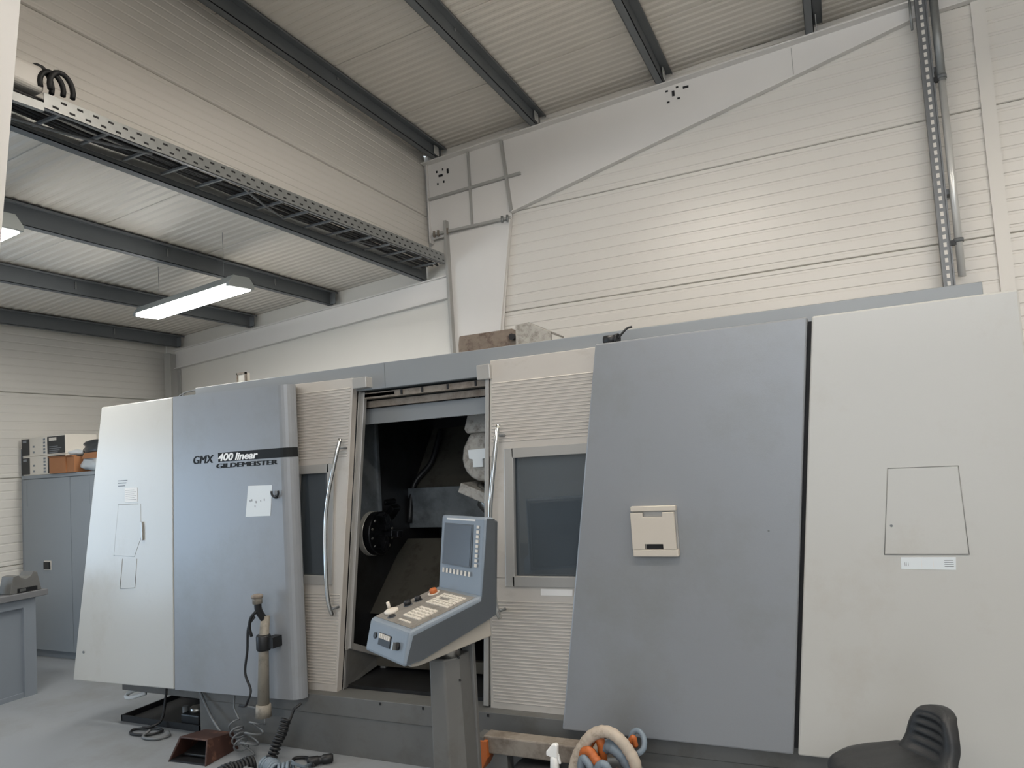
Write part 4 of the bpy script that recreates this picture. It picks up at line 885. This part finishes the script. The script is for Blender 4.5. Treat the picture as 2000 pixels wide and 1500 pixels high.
# ================================================================== annex: cabinet with cartons, bench with jig
cbn = thing('tool_cabinet', 'tall blue-grey steel cabinet standing at the far left wall', 'cabinet', (-7.25, 4.9, 0))
x0, x1, y0, y1 = -7.90, -6.35, 4.66, 5.12
MB().box(x0, x1, y0 + .02, y1, .07, 1.85).build('carcass', m_cab, cbn)
MB().box(x0 - .01, x1, y0 - .005, y1, 1.835, 1.872).build('top', m_cab, cbn, bevel=.003)
MB().box(x0 + .02, x1, y0 + .03, y1, 0, .07).build('plinth', m_cabd, cbn)
for a, b_ in ((x0 + .004, -7.125), (-7.119, x1)):
    dd = MB().box(a, b_, y0, y0 + .02, .075, 1.83).build('cabinet_door', m_cab, cbn, bevel=.003)
    MB().box(a + .07 if a < -7.5 else a + .3, (a + .07 if a < -7.5 else a + .3) + .002, y0 - .002, y0, 1.55, 1.81).build('fold_line', m_cabd, dd)
lk = MB().box(-7.545, -7.455, y0 - .022, y0, .90, .975).build('lock', m_black, cbn, bevel=.006); MB().box(-7.555, -7.445, y0 - .004, y0, .89, .985).build('lock_plate', m_boxw, lk)
MB().box(x0 - .05, x0 - .015, y0 + .02, y0 + .06, 0, 2.16).build('side_post', m_cabd, cbn)
def carton(z0, label):
    t = thing('carton', label, 'box', (-7.58, 4.86, z0), 'black and white cartons on the cabinet')
    z1 = z0 + .198
    MB().box(-7.945, -7.21, 4.68, 5.02, z0, z1).build('carton_body', m_boxw, t, bevel=.003)
    MB().box(-7.935, -7.80, 4.6785, 4.68, z0 + .012, z1 - .012).build('black_print', m_boxk, t)
    MB().box(-7.50, -7.215, 4.6785, 4.68, z0 + .010, z1 - .010).build('black_print', m_boxk, t)
    MB().box(-7.47, -7.35, 4.6775, 4.6785, z1 - .055, z1 - .022).build('white_print', m_boxw, t)
    for k in range(4): MB().box(-7.47, -7.33 + .03 * (k % 3), 4.6775, 4.6785, z0 + .02 + k * .02, z0 + .026 + k * .02).build('white_print', m_cabd, t)
    for k in range(5): MB().box(-7.57, -7.535, 4.6785, 4.68, z0 + .02 + k * .034, z0 + .04 + k * .034).build('symbol_print', m_cabd, t)
    for k in range(2): MB().box(-7.745, -7.715, 4.6785, 4.68, z0 + .03 + k * .06, z0 + .05 + k * .06).build('symbol_print', m_cabd, t)
    MB().box(-7.91, -7.85, 4.6775, 4.6785, z1 - .05, z1 - .025).build('white_print', m_cabd, t)
carton(1.873, 'black and white carton at the bottom of the stack on the cabinet')
carton(2.073, 'black and white carton on top of its twin on the cabinet')
wp = tag(MB().box(-7.19, -6.5, 5.02, 5.05, 1.873, 2.28).build('white_board', m_boxw), 'white board leaning on the wall behind the bags on the cabinet', 'board')
for k in range(7): MB().box(-6.98 + k * .034, -6.98 + k * .034 + (.024 if k % 3 else .014), 5.018, 5.02, 2.225, 2.262).build('print_mark', m_cabd, wp)
cd = thing('cardboard_box', 'open brown cardboard box in front of the cartons on the cabinet', 'box', (-7.2, 4.72, 1.873))
MB().box(-7.38, -7.12, 4.62, 4.675, 1.874, 2.035).build('front_wall', m_card, cd); MB().box(-7.12, -7.0, 4.63, 4.90, 1.874, 2.03).build('side_wall', m_card, cd)
MB().prism([(-7.38, 4.62, 2.035), (-7.0, 4.62, 2.03), (-7.0, 4.60, 2.045), (-7.38, 4.60, 2.05)], (0, .05, 0)).build('flap', m_card, cd)
def bag(c, r, label, M, seed, name='plastic_bag'):
    b_ = MB(); bmesh.ops.create_icosphere(b_.b, subdivisions=3, radius=1); rr = random.Random(seed)
    from mathutils import noise
    for v in b_.b.verts:
        n_ = noise.noise(v.co * 1.7 + Vector((seed, 0, 0))) * .35 + noise.noise(v.co * 4.5 + Vector((0, seed, 0))) * .16
        v.co = Vector((v.co.x * r[0], v.co.y * r[1], max(v.co.z, -.85) * r[2])) * (1 + n_) + Vector(c)
    return tag(b_.build(name, M, smooth=True), label, 'bag')
bag((-6.86, 4.78, 2.105), (.20, .10, .085), 'crumpled black plastic bag lying on the brown box on the cabinet', m_bagk, 3)
bag((-6.84, 4.72, 1.945), (.14, .07, .075), 'crumpled white plastic bag right of the brown box on the cabinet', m_bagw, 7)
bag((-7.22, 4.80, 2.075), (.12, .08, .035), 'small clear wrap bunched on top of the brown box', m_bagw, 11)
tag(MB().prism([(-6.90, 4.64, 2.0), (-6.6, 4.64, 2.0), (-6.6, 4.64, 2.06), (-6.86, 4.64, 2.055)], (0, .03, 0)).build('cardboard_flap', m_card), 'torn brown cardboard piece under the black bag', 'cardboard')

be = thing('work_bench', 'grey steel work bench with inset side panel at the left edge', 'bench', (-6.7, 3.1, 0))
MB().box(-7.25, -6.33, 2.2, 3.93, .815, .865).build('bench_top', m_benchtop, be, bevel=.004)
for yy in (3.74, 2.25): 
    MB().box(-6.42, -6.36, yy, yy + .10, 0, .815).build('leg', m_bench, be); MB().box(-7.2, -7.1, yy, yy + .10, 0, .815).build('leg', m_bench, be)
MB().box(-6.42, -6.36, 2.35, 3.74, .74, .815).build('apron', m_bench, be); MB().box(-6.40, -6.385, 2.35, 3.74, .04, .74).build('side_panel', m_bench, be)
MB().box(-7.1, -6.42, 3.80, 3.82, .04, .815).build('end_panel', m_bench, be); MB().box(-6.42, -6.37, 2.35, 3.74, 0, .04).build('skirt', m_bench, be)
jg = thing('vee_block', 'dark grey clamp block with a half-round notch on the bench', 'clamp block', (-6.45, 3.74, .866))
J = [(-6.37, 3.64, 0), (-6.37, 3.90, 0), (-6.37, 3.865, .155), (-6.37, 3.83, .165), (-6.37, 3.81, .13), (-6.37, 3.77, .112), (-6.37, 3.73, .13), (-6.37, 3.715, .15), (-6.37, 3.67, .145)]
MB().prism([(x, y, z + .866) for x, y, z in J], (-.16, 0, 0)).build('block', m_base, jg, bevel=.004)
MB().box(-6.372, -6.364, 3.70, 3.86, .872, .905).build('slot', m_black, jg)
MB().box(-6.366, -6.36, 3.715, 3.765, .878, .900).build('stop', m_steel, jg)
bag((-6.46, 3.52, .93), (.07, .09, .075), 'bunched white rag beside the clamp block on the bench', m_bagw, 5, 'rag')
